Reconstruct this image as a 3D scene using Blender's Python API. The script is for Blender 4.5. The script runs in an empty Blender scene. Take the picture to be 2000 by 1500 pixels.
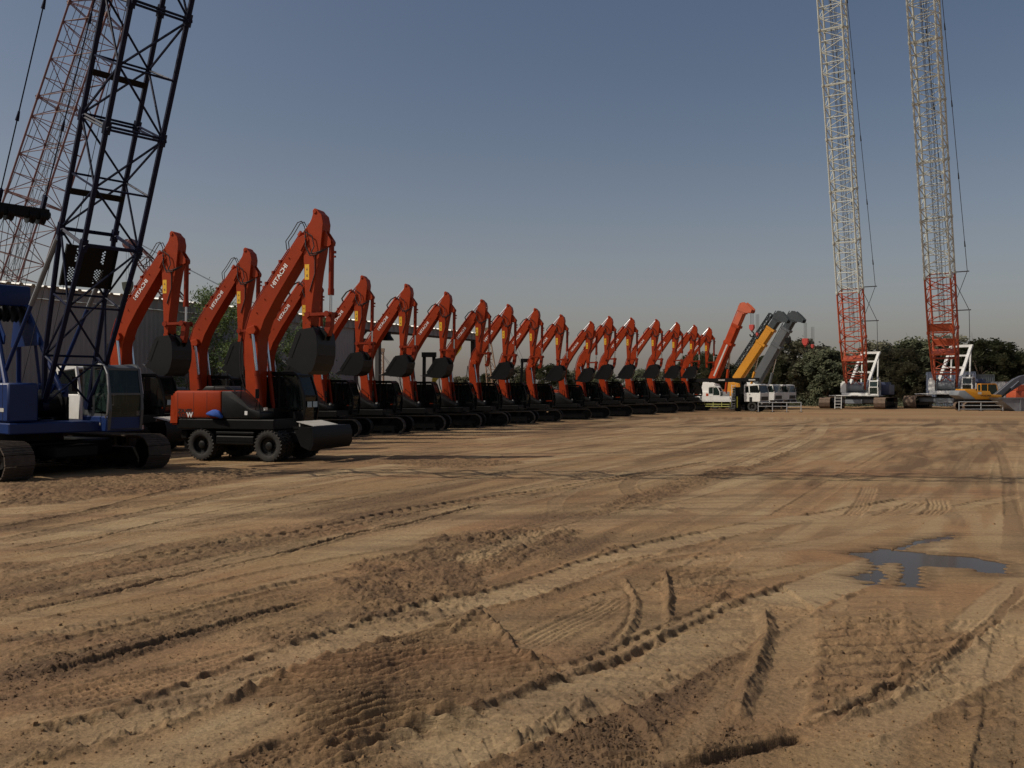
import bpy, bmesh, math, random, time
import numpy as np
from math import sin, cos, radians as R, pi
from mathutils import Vector as V, Matrix as Mx

T0 = time.time()
S = bpy.context.scene
COL = S.collection
rnd = random.Random(7)
F, HC, YH = 1732.0, 2.4, 760.0          # survey constants of the viewpoint: focal length (px), eye height, horizon row

def G(px, py):                           # a spot on the ground plane
    Y = F * HC / (py - YH)
    return ((px - 1000) / F * Y, Y)

# ---------------------------------------------------------------- materials
MATS = {}
def mat(name, col, rough=.5, metal=0., var=.12, dust=0., scale=2.5, bump=0., spec=.5):
    if name in MATS: return MATS[name]
    m = bpy.data.materials.new(name); m.use_nodes = True
    nt = m.node_tree; N = nt.nodes; L = nt.links
    b = N['Principled BSDF']
    b.inputs['Roughness'].default_value = rough
    b.inputs['Metallic'].default_value = metal
    b.inputs['Specular IOR Level'].default_value = spec
    tc = N.new('ShaderNodeTexCoord')
    n1 = N.new('ShaderNodeTexNoise'); n1.inputs['Scale'].default_value = scale; n1.inputs['Detail'].default_value = 6
    L.new(tc.outputs['Object'], n1.inputs['Vector'])
    mr = N.new('ShaderNodeMapRange'); mr.inputs[1].default_value = .3; mr.inputs[2].default_value = .7
    mr.inputs[3].default_value = 1 - var; mr.inputs[4].default_value = 1 + var
    L.new(n1.outputs['Fac'], mr.inputs[0])
    mul = N.new('ShaderNodeVectorMath'); mul.operation = 'SCALE'; mul.inputs[0].default_value = col[:3]
    L.new(mr.outputs[0], mul.inputs['Scale'])
    out = mul.outputs[0]
    if dust > 0:
        ge = N.new('ShaderNodeNewGeometry'); sx = N.new('ShaderNodeSeparateXYZ')
        L.new(ge.outputs['Normal'], sx.inputs[0])
        n2 = N.new('ShaderNodeTexNoise'); n2.inputs['Scale'].default_value = scale * 2.7; n2.inputs['Detail'].default_value = 8
        L.new(tc.outputs['Object'], n2.inputs['Vector'])
        a = N.new('ShaderNodeMath'); a.operation = 'MULTIPLY_ADD'; a.inputs[1].default_value = .5; a.inputs[2].default_value = .35
        L.new(sx.outputs['Z'], a.inputs[0])
        c = N.new('ShaderNodeMath'); c.operation = 'MULTIPLY'; L.new(a.outputs[0], c.inputs[0])
        mr2 = N.new('ShaderNodeMapRange'); mr2.inputs[1].default_value = .35; mr2.inputs[2].default_value = .75; mr2.inputs[4].default_value = dust * 1.6
        L.new(n2.outputs['Fac'], mr2.inputs[0]); L.new(mr2.outputs[0], c.inputs[1]); c.use_clamp = True
        mx = N.new('ShaderNodeMix'); mx.data_type = 'RGBA'
        L.new(c.outputs[0], mx.inputs['Factor']); L.new(out, mx.inputs['A']); mx.inputs['B'].default_value = (.27, .20, .13, 1)
        out = mx.outputs['Result']
        rr = N.new('ShaderNodeMath'); rr.operation = 'MULTIPLY_ADD'; rr.inputs[1].default_value = .4; rr.inputs[2].default_value = rough; rr.use_clamp = True
        L.new(c.outputs[0], rr.inputs[0]); L.new(rr.outputs[0], b.inputs['Roughness'])
    L.new(out, b.inputs['Base Color'])
    if bump > 0:
        bp = N.new('ShaderNodeBump'); bp.inputs['Strength'].default_value = bump; bp.inputs['Distance'].default_value = .02
        n3 = N.new('ShaderNodeTexNoise'); n3.inputs['Scale'].default_value = scale * 8
        L.new(tc.outputs['Object'], n3.inputs['Vector']); L.new(n3.outputs['Fac'], bp.inputs['Height']); L.new(bp.outputs[0], b.inputs['Normal'])
    MATS[name] = m
    return m

def glass(name, tint, mixf=.45):
    if name in MATS: return MATS[name]
    m = bpy.data.materials.new(name); m.use_nodes = True
    nt = m.node_tree; N = nt.nodes; L = nt.links
    b = N['Principled BSDF']; b.inputs['Base Color'].default_value = (*tint, 1); b.inputs['Roughness'].default_value = .06
    t = N.new('ShaderNodeBsdfTransparent'); t.inputs[0].default_value = (.55, .62, .6, 1)
    mx = N.new('ShaderNodeMixShader'); mx.inputs[0].default_value = mixf
    L.new(b.outputs[0], mx.inputs[1]); L.new(t.outputs[0], mx.inputs[2])
    L.new(mx.outputs[0], N['Material Output'].inputs['Surface'])
    MATS[name] = m
    return m

ORANGE = mat('orange_paint', (.300, .033, .0050), .5, 0, .16, .012, 1.2, 0, .18)
ORANGE2 = mat('orange_cylinder_paint', (.22, .022, .0045), .5, 0, .14, .02, 1.5, 0, .2)
DGREY = mat('dark_grey_paint', (.010, .0105, .011), .42, 0, .15, .035, 1.5, 0, .3)
BLACK = mat('black_steel', (.0035, .0035, .004), .5, 0, .3, .012, 2, 0, .18)
BUCK = mat('bucket_black_paint', (.0035, .0035, .004), .5, 0, .3, .006, 2.2, 0, .28)
TRACKM = mat('track_steel', (.016, .013, .011), .6, .1, .3, .10, 3, .4)
TRACKR = mat('track_steel_dusty', (.13, .085, .06), .75, 0, .3, .5, 3, .4)
RUBBER = mat('tyre_rubber', (.012, .012, .012), .75, 0, .2, .14, 3, .3)
CHROME = mat('chrome_rod', (.62, .63, .65), .18, 1, .03)
HOSE = mat('hose_rubber', (.012, .012, .012), .45, 0, .1)
YSTICK = mat('yellow_sticker', (.75, .42, .02), .5, 0, .05)
WHITEP = mat('white_lettering', (.75, .75, .73), .5, 0, .03)
BLKLET = mat('black_lettering', (.015, .015, .015), .5, 0, .03)
WHITE = mat('white_paint', (.66, .66, .63), .42, 0, .07, .22, 1.2)
CREAM = mat('pale_plate', (.42, .41, .38), .5, 0, .1, .3, 2)
BLUEP = mat('blue_paint', (.006, .022, .095), .42, 0, .12, .02, 1.2, 0, .3)
NAVY = mat('navy_chord_paint', (.0025, .006, .026), .5, 0, .2, .01, 2, 0, .18)
REDL = mat('faded_red_lattice_paint', (.125, .045, .040), .6, 0, .2, .05, 1)
REDB = mat('red_lattice_paint', (.40, .075, .028), .5, 0, .12, .05, 1)
WHTL = mat('white_lattice_paint', (.50, .52, .47), .5, 0, .12, .15, 1)
GREYM = mat('grey_machine_paint', (.16, .18, .20), .5, 0, .12, .2, 1)
GALV = mat('galvanised_pipe', (.45, .46, .46), .45, .3, .1, .1)
CABLE = mat('wire_rope', (.03, .03, .035), .5, .3, .1)
YEL = mat('yellow_paint', (.52, .22, .012), .4, 0, .08, .15, 1.2)
REDHK = mat('red_hook_paint', (.40, .04, .03), .5, 0, .1, .1)
BARK = mat('bark', (.09, .065, .045), .9, 0, .3, 0, 4, .5)
GLASS = glass('cab_glass', (.012, .015, .015), .42)
GLASSG = glass('cab_glass_green', (.02, .035, .03), .3)
LAMPM = mat('lamp_lens', (.7, .7, .68), .15, .3, .02)
AMBER = mat('amber_plastic', (.55, .16, .02), .3, 0, .02)

# ---------------------------------------------------------------- mesh collector
class MB:
    def __init__(s): s.v = []; s.f = []
    def add(s, vs, fs, M=None):
        o = len(s.v)
        s.v += [tuple(M @ V(p)) if M else tuple(p) for p in vs]
        s.f += [tuple(i + o for i in f) for f in fs]
        return s
    def box(s, x0, x1, y0, y1, z0, z1, M=None, ch=0.):
        if ch <= 0:
            vs = [(x, y, z) for x in (x0, x1) for y in (y0, y1) for z in (z0, z1)]
            fs = [(0, 1, 3, 2), (4, 6, 7, 5), (0, 4, 5, 1), (2, 3, 7, 6), (0, 2, 6, 4), (1, 5, 7, 3)]
            return s.add(vs, fs, M)
        bm = bmesh.new(); bmesh.ops.create_cube(bm, size=1)
        for v in bm.verts:
            v.co = V(((x0 + x1) / 2 + v.co.x * (x1 - x0), (y0 + y1) / 2 + v.co.y * (y1 - y0), (z0 + z1) / 2 + v.co.z * (z1 - z0)))
        bmesh.ops.bevel(bm, geom=bm.edges[:], offset=ch, segments=2 if ch > .05 else 1, affect='EDGES', profile=.5)
        return s.bm(bm, M)
    def bm(s, bm, M=None):
        bm.verts.index_update()
        s.add([v.co.copy() for v in bm.verts], [[v.index for v in f.verts] for f in bm.faces], M)
        bm.free(); return s
    def tube(s, p0, p1, r0, r1=None, n=8, cap=True, M=None):
        r1 = r0 if r1 is None else r1
        p0 = V(p0); p1 = V(p1); d = (p1 - p0)
        if d.length < 1e-6: return s
        d.normalize(); a = d.orthogonal().normalized(); b = d.cross(a)
        vs = []
        for p, r in ((p0, r0), (p1, r1)):
            for i in range(n):
                t = 2 * pi * i / n; vs.append(p + a * (r * cos(t)) + b * (r * sin(t)))
        fs = [(i, (i + 1) % n, n + (i + 1) % n, n + i) for i in range(n)]
        if cap: fs += [tuple(range(n))[::-1], tuple(range(n, 2 * n))]
        return s.add(vs, fs, M)
    def path(s, pts, r, n=6, M=None):
        for a, b in zip(pts[:-1], pts[1:]): s.tube(a, b, r, r, n, True, M)
        return s
    def bar(s, p0, p1, w, h, M=None, up=(0, 0, 1)):
        p0 = V(p0); p1 = V(p1); d = (p1 - p0).normalized(); u = V(up)
        a = d.cross(u)
        if a.length < 1e-3: a = d.orthogonal()
        a.normalize(); b = a.cross(d)
        vs = [p + a * (sx * w / 2) + b * (sz * h / 2) for p in (p0, p1) for sx, sz in ((-1, -1), (1, -1), (1, 1), (-1, 1))]
        return s.add(vs, [(0, 1, 2, 3), (7, 6, 5, 4), (0, 4, 5, 1), (1, 5, 6, 2), (2, 6, 7, 3), (3, 7, 4, 0)], M)
    def prism(s, poly, y0, y1, M=None, ch=0., axis='y'):      # poly in (x, z), extruded along y
        n = len(poly)
        f3 = (lambda p, y: (p[0], y, p[1])) if axis == 'y' else ((lambda p, y: (y, p[0], p[1])) if axis == 'x' else (lambda p, y: (p[0], p[1], y)))
        if ch <= 0:
            vs = [f3(p, y0) for p in poly] + [f3(p, y1) for p in poly]
            fs = [tuple(range(n)), tuple(range(n, 2 * n))[::-1]] + [(i, i + n, (i + 1) % n + n, (i + 1) % n) for i in range(n)]
            return s.add(vs, fs, M)
        bm = bmesh.new()
        a = [bm.verts.new(f3(p, y0)) for p in poly]; b = [bm.verts.new(f3(p, y1)) for p in poly]
        bm.faces.new(a); bm.faces.new(b[::-1])
        for i in range(n): bm.faces.new((a[i], b[i], b[(i + 1) % n], a[(i + 1) % n]))
        bmesh.ops.recalc_face_normals(bm, faces=bm.faces[:])
        bmesh.ops.bevel(bm, geom=bm.edges[:], offset=ch, segments=2 if ch > .04 else 1, affect='EDGES', profile=.5, clamp_overlap=True)
        return s.bm(bm, M)
    def lathe(s, prof, c, ax='y', n=24, M=None):              # prof: (radius, offset along the axis)
        vs = []; k = len(prof)
        for i in range(n):
            t = 2 * pi * i / n
            for r, o in prof:
                a, b = r * cos(t), r * sin(t)
                vs.append({'y': (c[0] + a, c[1] + o, c[2] + b), 'z': (c[0] + a, c[1] + b, c[2] + o), 'x': (c[0] + o, c[1] + a, c[2] + b)}[ax])
        fs = [(i * k + j, ((i + 1) % n) * k + j, ((i + 1) % n) * k + j + 1, i * k + j + 1) for i in range(n) for j in range(k - 1)]
        return s.add(vs, fs, M)
    def ball(s, c, r, n=8, sc=(1, 1, 1)):
        bm = bmesh.new(); bmesh.ops.create_uvsphere(bm, u_segments=n, v_segments=max(4, n // 2), radius=r)
        for v in bm.verts: v.co = V(c) + V((v.co.x * sc[0], v.co.y * sc[1], v.co.z * sc[2]))
        return s.bm(bm)
    def mesh(s, name, m, smooth=35):
        me = bpy.data.meshes.new(name)
        me.from_pydata(s.v, [], s.f)
        bm = bmesh.new(); bm.from_mesh(me); bmesh.ops.recalc_face_normals(bm, faces=bm.faces[:]); bm.to_mesh(me); bm.free()
        if m: me.materials.append(m)
        if smooth:
            me.polygons.foreach_set('use_smooth', [True] * len(me.polygons))
            me.set_sharp_from_angle(angle=R(smooth))
        me.update(); return me
    def build(s, name, m, parent=None, smooth=35, label=None):
        o = bpy.data.objects.new(name, s.mesh(name, m, smooth)); COL.objects.link(o)
        if parent: o.parent = parent
        if label: o['label'] = label
        return o

def tag(o, label=None, cat=None, group=None, kind=None):
    if label: o['label'] = label
    if cat: o['category'] = cat
    if group: o['group'] = group
    if kind: o['kind'] = kind
    return o
def empty(name, loc=(0, 0, 0), rz=0., sc=1.):
    o = bpy.data.objects.new(name, None); COL.objects.link(o)
    o.location = loc; o.rotation_euler = (0, 0, rz); o.scale = (sc,) * 3; o.empty_display_size = .3
    return o
def copy_tree(o, parent=None):
    c = o.copy(); COL.objects.link(c)
    if parent: c.parent = parent
    for ch in list(o.children): copy_tree(ch, c)
    return c

def text_mesh(s, size, thick=.004, bold=.02, shear=0.):
    cu = bpy.data.curves.new('lettering_curve', 'FONT'); cu.body = s; cu.size = size
    cu.extrude = thick; cu.offset = bold * size; cu.shear = shear; cu.align_x = 'CENTER'; cu.align_y = 'CENTER'; cu.resolution_u = 4
    o = bpy.data.objects.new('lettering_tmp', cu); COL.objects.link(o)
    bpy.context.view_layer.update()
    me = bpy.data.meshes.new_from_object(o.evaluated_get(bpy.context.evaluated_depsgraph_get()))
    bpy.data.objects.remove(o); bpy.data.curves.remove(cu)
    return me
def text(s, size, Mat, m, parent, bold=.02, sx=1., name='lettering'):
    me = text_mesh(s, size, bold=bold); me.transform(Mx.Diagonal((sx, 1, 1, 1))); me.transform(Mat)
    me.materials.clear(); me.materials.append(m); me.name = name
    o = bpy.data.objects.new(name, me); COL.objects.link(o); o.parent = parent
    return o
def frame(o, xd, yd):                    # matrix taking text x -> xd, text y -> yd, at o
    x = V(xd).normalized(); y = V(yd); z = x.cross(y).normalized(); y = z.cross(x)
    M = Mx((x, y, z)).transposed().to_4x4(); M.translation = V(o); return M
# ---------------------------------------------------------------- ground
def vnoise(x, y, seed=0):
    xi = np.floor(x).astype(np.int64); yi = np.floor(y).astype(np.int64)
    fx = x - xi; fy = y - yi
    fx = fx * fx * (3 - 2 * fx); fy = fy * fy * (3 - 2 * fy)
    def h(a, b):
        n = (a * 374761393 + b * 668265263 + seed * 974634777) & 0xffffffff
        n = ((n ^ (n >> 13)) * 1274126177) & 0xffffffff
        return ((n ^ (n >> 16)) & 0xffff) / 65535.0
    return (h(xi, yi) * (1 - fx) + h(xi + 1, yi) * fx) * (1 - fy) + (h(xi, yi + 1) * (1 - fx) + h(xi + 1, yi + 1) * fx) * fy - .5
def fbm(x, y, sc, octs=3, seed=0, gain=.5):
    r = 0; a = 1
    for i in range(octs):
        c, s_ = cos(.6 * i + .3), sin(.6 * i + .3)
        r = r + a * vnoise((x * c - y * s_) / sc, (x * s_ + y * c) / sc, seed + i * 17); a *= gain; sc *= .5
    return r
def sstep(a, b, x):
    t = np.clip((x - a) / (b - a), 0, 1); return t * t * (3 - 2 * t)
def sd_poly(P, x, y):                    # signed distance, negative inside
    d = np.full(x.shape, 1e9); ins = np.zeros(x.shape, bool); n = len(P)
    for i in range(n):
        ax, ay = P[i]; bx, by = P[(i + 1) % n]
        ex, ey = bx - ax, by - ay; wx, wy = x - ax, y - ay
        t = np.clip((wx * ex + wy * ey) / (ex * ex + ey * ey + 1e-12), 0, 1)
        d = np.minimum(d, (wx - ex * t) ** 2 + (wy - ey * t) ** 2)
        c = ((ay > y) != (by > y)) & (x < (bx - ax) * (y - ay) / ((by - ay) + 1e-12) + ax)
        ins ^= c
    return np.sqrt(d) * np.where(ins, -1, 1)
def smooth_line(P, k=8):
    P = [np.array(p, float) for p in P]
    if len(P) < 3: return P
    Q = [2 * P[0] - P[1]] + P + [2 * P[-1] - P[-2]]; out = []
    for i in range(1, len(Q) - 2):
        a, b, c, d = Q[i - 1:i + 3]
        for j in range(k):
            t = j / k
            out.append(.5 * ((2 * b) + (c - a) * t + (2 * a - 5 * b + 4 * c - d) * t * t + (3 * b - 3 * c + d - a) * t ** 3))
    out.append(P[-1]); return out

# theta/r tensor grid, finer where people walk up to it
th = np.concatenate([np.linspace(-180, -38, 41)[:-1], np.linspace(-38, 38, 1250), np.linspace(38, 180, 41)[1:-1]])
th = np.radians(th)
rr = np.concatenate([np.geomspace(.4, 4.6, 24)[:-1], np.geomspace(4.6, 70, 1380), np.geomspace(70, 4000, 60)[1:]])
nT, nR = len(th), len(rr)
RR, TH = np.meshgrid(rr, th, indexing='ij')
GX = (RR * np.sin(TH)).ravel(); GY = (RR * np.cos(TH)).ravel()
near = (RR.ravel() < 75)
H = np.zeros_like(GX); DARK = np.zeros_like(GX); LITE = np.zeros_like(GX)
idx = np.where(near & (GY > 0))[0]
x, y = GX[idx], GY[idx]
h = .07 * fbm(x, y, 6.0, 2, 3) + .012 * fbm(x, y, .55, 3, 9)
dark = np.zeros_like(x); lite = np.zeros_like(x)
# slow patchiness of the soil, drawn out along the travel direction of the machines
al = np.arctan2(.878, .479); ux = x * np.cos(al) + y * np.sin(al); uy = -x * np.sin(al) + y * np.cos(al)
streak = fbm(ux / 7.0, uy, 1.1, 3, 21)
dark += .8 * sstep(.08, .34, streak); lite += .7 * sstep(.08, .34, -streak)
st3 = fbm(ux / 12.0, uy, .32, 3, 23); dark += .45 * sstep(.12, .3, st3); lite += .4 * sstep(.12, .3, -st3)

def patch(P, amp, dk, seed, soft=.12, scale=.11, lift=.01, ripple=None):
    global h, dark, lite
    P = [G(*p) for p in P]
    xs = [p[0] for p in P]; ys = [p[1] for p in P]
    k = np.where((x > min(xs) - .6) & (x < max(xs) + .6) & (y > min(ys) - .8) & (y < max(ys) + .8))[0]
    if len(k) == 0: return
    X, Y = x[k], y[k]
    sd = sd_poly(P, X, Y) + .35 * fbm(X, Y, .5, 3, seed)
    m = sstep(soft, -soft, sd)
    n = fbm(X, Y, scale, 3, seed + 5, .6)
    n2 = np.abs(fbm(X, Y, scale * 2.2, 2, seed + 8))
    hh = amp * .75 * (n * 1.3 + n2) + .25 * amp * fbm(X, Y, .05, 2, seed + 6) + lift
    if ripple:
        for (ox, per, am, slope, sj, quad) in ripple:
            q = Y - slope * (X - ox) - sj * np.tanh((X - ox) / .3) - quad * (X - ox) ** 2 + .06 * fbm(X, Y, .5, 2, seed + 3)
            ph = q / per
            dark[k] = np.maximum(dark[k], m * (np.abs((ph % 1) - .5) < .16) * .95)  # darkens the ripple grooves: shade painted into the soil colour
            hh = hh + am * (np.abs((ph % 1) - .5) * 2 - .5) * (1. + 1.0 * fbm(X, Y, .5, 2, seed + 31))
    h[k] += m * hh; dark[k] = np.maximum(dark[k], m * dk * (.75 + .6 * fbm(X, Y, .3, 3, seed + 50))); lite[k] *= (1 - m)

def track(P, w, depth, kind='rut', per=.22, lug=.02, berm=.012, lt=.6, dk=0., px=True, seed=1, fade=.6):
    global h, dark, lite
    P = smooth_line([G(*p) for p in P] if px else P)
    xs = [p[0] for p in P]; ys = [p[1] for p in P]; W = w * .5 + .35
    k = np.where((x > min(xs) - W) & (x < max(xs) + W) & (y > min(ys) - W) & (y < max(ys) + W))[0]
    if len(k) == 0: return
    X, Y = x[k], y[k]; best = np.full(len(k), 1e9); s = np.zeros(len(k)); t = np.zeros(len(k)); acc = 0
    for a, b in zip(P[:-1], P[1:]):
        e = b - a; L = np.hypot(*e)
        if L < 1e-6: continue
        wx, wy = X - a[0], Y - a[1]
        tt = np.clip((wx * e[0] + wy * e[1]) / (L * L), 0, 1)
        dx, dy = wx - e[0] * tt, wy - e[1] * tt; d = np.hypot(dx, dy); c = d < best
        sg = np.where(e[0] * wy - e[1] * wx > 0, 1, -1)
        best = np.where(c, d, best); s = np.where(c, d * sg, s); t = np.where(c, acc + tt * L, t); acc += L
    s = s + .035 * fbm(X, Y, .35, 2, seed + 40)
    ends = sstep(0, fade, t) * sstep(acc, acc - fade, t) * (.75 + .6 * fbm(X, Y, 1.6, 2, seed + 11))
    u = s / (w * .5); au = np.abs(u)
    inside = sstep(1.08, .92, au)
    edge = np.exp(-((au - 1.12) * w * .5 / .045) ** 2)
    hh = -depth * inside + berm * edge * (1 + 1.2 * fbm(X, Y, .09, 2, seed + 2))
    if kind == 'lug':                    # tractor tyre: two staggered rows of slanted blocks
        side = np.where(s > 0, 0., .5)
        ph = ((t + np.abs(s) * .55) / per + side) % 1
        blk = sstep(.0, .06, ph) * sstep(.36, .29, ph) * sstep(.05, .1, au) * sstep(1.06, 1.0, au) * (.25 + .75 * sstep(.55, .7, au)) * (.7 + 1.2 * fbm(X, Y, .3, 2, seed + 71))
        hh = hh - lug * blk + .01 * inside * fbm(X, Y, .08, 2, seed + 72)

    elif kind == 'bar':                  # crawler shoes: bars straight across
        ph = (t / per) % 1
        blk = sstep(0, .06, ph) * sstep(.3, .2, ph)
        hh = hh - lug * blk * inside
    elif kind == 'block':                # square holes in two rows
        side = np.where(s > 0, 0., .5)
        ph = (t / per + side) % 1
        blk = sstep(.0, .08, ph) * sstep(.55, .47, ph) * sstep(.35, .42, au) * sstep(1.0, .93, au)
        hh = hh - lug * blk
    elif kind == 'rib':                  # road tyre: fine lines lengthwise
        hh = hh - lug * (.5 + .5 * np.cos(u * pi * 5)) * inside * (.7 + .6 * (np.abs((t / .06) % 1 - .5) < .3))
    h[k] += hh * ends
    m = inside * ends
    lite[k] = np.maximum(lite[k] * (1 - m), m * lt); dark[k] = dark[k] * (1 - m * min(.95, .5 + lt * .6)) + m * dk
    if kind == 'lug': dark[k] = np.maximum(dark[k], blk * ends * .9)  # lug prints darkened as well, their shade put into the colour

def ridge(P, w, ht, seed=1, dk=.5, rough=.7):
    global h, dark, lite
    P = smooth_line([G(*p) for p in P]); xs = [p[0] for p in P]; ys = [p[1] for p in P]; W = w * 2.5
    k = np.where((x > min(xs) - W) & (x < max(xs) + W) & (y > min(ys) - W) & (y < max(ys) + W))[0]
    if len(k) == 0: return
    X, Y = x[k], y[k]; best = np.full(len(k), 1e9); t = np.zeros(len(k)); acc = 0
    for a, b in zip(P[:-1], P[1:]):
        e = b - a; L = np.hypot(*e); wx, wy = X - a[0], Y - a[1]
        tt = np.clip((wx * e[0] + wy * e[1]) / (L * L + 1e-9), 0, 1); d = np.hypot(wx - e[0] * tt, wy - e[1] * tt); c = d < best
        best = np.where(c, d, best); t = np.where(c, acc + tt * L, t); acc += L
    best = best + w * .5 * fbm(X, Y, w * 1.3, 2, seed + 4)
    ends = sstep(0, .25, t) * sstep(acc, acc - .25, t)
    m = np.maximum(0, 1 - best / (w * 1.05)) * ends
    h[k] += ht * m * np.clip(1 + rough * 1.6 * fbm(X, Y, max(w, .06) * 1.3, 2, seed, .6), .3, 1.25) + ht * .35 * m * fbm(X, Y, .035, 2, seed + 9); dark[k] = np.maximum(dark[k], m * dk)

# worn lanes parallel to the parked row, most of them shallow
gr = random.Random(4)
for i in range(95):
    off = gr.uniform(-17, 26); bend = gr.uniform(-.012, .012); P = []
    t0 = gr.uniform(-4, 45); t1 = t0 + gr.uniform(14, 50)
    for j in range(6):
        t = t0 + (t1 - t0) * j / 5; o = off + bend * (t - 20) ** 2 * .3
        P.append((.479 * t + .878 * o - 1, .878 * t - .479 * o + 6))
    kd = gr.choice(['rut', 'rut', 'lug', 'bar', 'rib', 'block'])
    track(P, gr.choice([.3, .4, .55, .6]), gr.uniform(.003, .014), kd, gr.uniform(.18, .3), gr.uniform(.006, .014), gr.uniform(.004, .012),
          gr.uniform(.0, .8), gr.choice([0, 0, .3, .6]), False, 100 + i, 2.)
for i in range(34):                      # sweeping turns
    cx, cy, r0 = gr.uniform(-8, 34), gr.uniform(9, 60), gr.uniform(6, 20); a0 = gr.uniform(0, 6)
    P = [(cx + r0 * cos(a0 + .2 * j), cy + r0 * sin(a0 + .2 * j)) for j in range(6)]
    track(P, gr.choice([.22, .3, .4]), .008, gr.choice(['rut', 'rib', 'bar', 'lug']), .2, .012, .012, gr.choice([.3, .8]), gr.choice([0, .5]), False, 300 + i, 1.5)
# loosened soil
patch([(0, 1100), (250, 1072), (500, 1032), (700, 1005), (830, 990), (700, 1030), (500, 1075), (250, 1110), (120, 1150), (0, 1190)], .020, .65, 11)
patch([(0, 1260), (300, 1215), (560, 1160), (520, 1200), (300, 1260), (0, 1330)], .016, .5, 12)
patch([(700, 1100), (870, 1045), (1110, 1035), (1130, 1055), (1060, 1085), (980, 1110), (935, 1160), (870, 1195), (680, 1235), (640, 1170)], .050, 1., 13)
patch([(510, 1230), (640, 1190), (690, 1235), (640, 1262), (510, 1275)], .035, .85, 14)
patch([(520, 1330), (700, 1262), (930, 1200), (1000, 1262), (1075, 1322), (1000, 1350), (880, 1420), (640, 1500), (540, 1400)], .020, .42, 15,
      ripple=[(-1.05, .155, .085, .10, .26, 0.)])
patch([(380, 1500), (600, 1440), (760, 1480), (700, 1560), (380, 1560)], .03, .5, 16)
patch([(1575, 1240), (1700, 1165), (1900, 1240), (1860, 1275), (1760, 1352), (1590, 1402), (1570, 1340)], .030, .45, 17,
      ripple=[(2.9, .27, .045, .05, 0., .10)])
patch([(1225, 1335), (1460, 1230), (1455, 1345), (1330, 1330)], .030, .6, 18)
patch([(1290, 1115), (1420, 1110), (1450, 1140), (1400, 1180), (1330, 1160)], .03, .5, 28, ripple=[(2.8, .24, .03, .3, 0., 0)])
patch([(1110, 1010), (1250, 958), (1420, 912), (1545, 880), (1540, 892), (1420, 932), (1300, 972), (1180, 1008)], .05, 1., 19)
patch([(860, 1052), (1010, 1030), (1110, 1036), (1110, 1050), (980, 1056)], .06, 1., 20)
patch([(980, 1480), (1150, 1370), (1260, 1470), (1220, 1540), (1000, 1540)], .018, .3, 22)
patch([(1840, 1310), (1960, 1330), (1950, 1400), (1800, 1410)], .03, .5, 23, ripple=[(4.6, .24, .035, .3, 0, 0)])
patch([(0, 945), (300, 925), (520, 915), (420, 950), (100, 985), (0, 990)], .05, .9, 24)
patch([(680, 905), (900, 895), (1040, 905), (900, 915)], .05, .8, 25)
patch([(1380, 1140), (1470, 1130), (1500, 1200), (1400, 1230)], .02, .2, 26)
# named tracks
lr = random.Random(17)
for i, y0 in enumerate((985, 1032, 1058, 1088, 1128, 1150, 1184, 1236, 1262, 1312, 1372, 1428, 1452)):
    P = [(-20, y0 + 4), (160, y0 - 33 + lr.uniform(-4, 4)), (330, y0 - 70 + lr.uniform(-5, 5)), (520, y0 - 112 + lr.uniform(-5, 5)), (700, y0 - 148), (900, y0 - 182)][:lr.choice([3, 4, 5, 6]) + (0 if y0 > 1300 else 0)]
    if y0 - 182 < 880: P = P[:4]
    track(P, lr.choice([.07, .1, .16, .3, .45]), lr.uniform(.008, .018), lr.choice(['rut', 'rut', 'lug', 'bar', 'rib', 'block']), lr.uniform(.14, .26), lr.uniform(.012, .025), lr.uniform(.01, .022), lr.choice([.2, .7]), lr.choice([0, .4, .7]), seed=400 + i)
track([(0, 1475), (300, 1398), (520, 1305), (700, 1243), (870, 1188), (1000, 1160), (1180, 1098), (1300, 1065), (1550, 1015), (1800, 975)], .62, .022, 'lug', .25, .05, .03, 1., 0, seed=31)
track([(720, 1520), (900, 1450), (1000, 1415), (1180, 1345), (1300, 1292), (1500, 1190), (1640, 1135), (1760, 1090)], .78, .028, 'lug', .27, .055, .035, 1., 0, seed=32)
track([(1000, 1330), (1180, 1290), (1330, 1220), (1450, 1170)], .3, .02, 'block', .22, .03, .015, .6, 0, seed=33)
track([(0, 1207), (200, 1163), (350, 1125), (500, 1092), (620, 1062), (700, 1040), (800, 1022), (950, 985)], .12, .035, 'rut', berm=.035, lt=0, dk=.7, seed=34)
track([(0, 1342), (200, 1292), (380, 1237), (540, 1193), (640, 1165)], .16, .03, 'bar', .09, .02, .03, 0, .6, seed=35)
track([(0, 1402), (250, 1345), (400, 1305), (520, 1272)], .5, .01, 'rib', lug=.02, lt=.2, seed=36)
track([(0, 1290), (200, 1236), (400, 1190), (600, 1140)], .2, .016, 'rut', berm=.02, lt=.1, dk=.3, seed=37)
track([(230, 1104), (330, 1083), (500, 1052), (620, 1034), (900, 982), (1120, 948), (1400, 900)], .5, .012, 'block', .28, .06, .02, .2, .4, seed=38)
track([(0, 1075), (160, 1050), (330, 1032), (520, 1000), (800, 960)], .14, .02, 'rut', berm=.02, lt=.1, seed=39)
track([(0, 1012), (200, 995), (420, 975), (620, 950)], .3, .012, 'lug', .2, .02, .01, .4, seed=40)
track([(380, 1540), (560, 1470), (700, 1420)], .3, .03, 'rib', lug=.025, berm=.04, lt=0, dk=.6, seed=41)
track([(1005, 1278), (1110, 1222), (1225, 1165)], .36, .006, 'rib', lug=.02, lt=.4, seed=42)
track([(880, 1105), (1000, 1060), (1150, 1020), (1300, 990), (1450, 955)], .5, .008, 'rib', lug=.012, lt=.7, seed=43)
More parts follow.
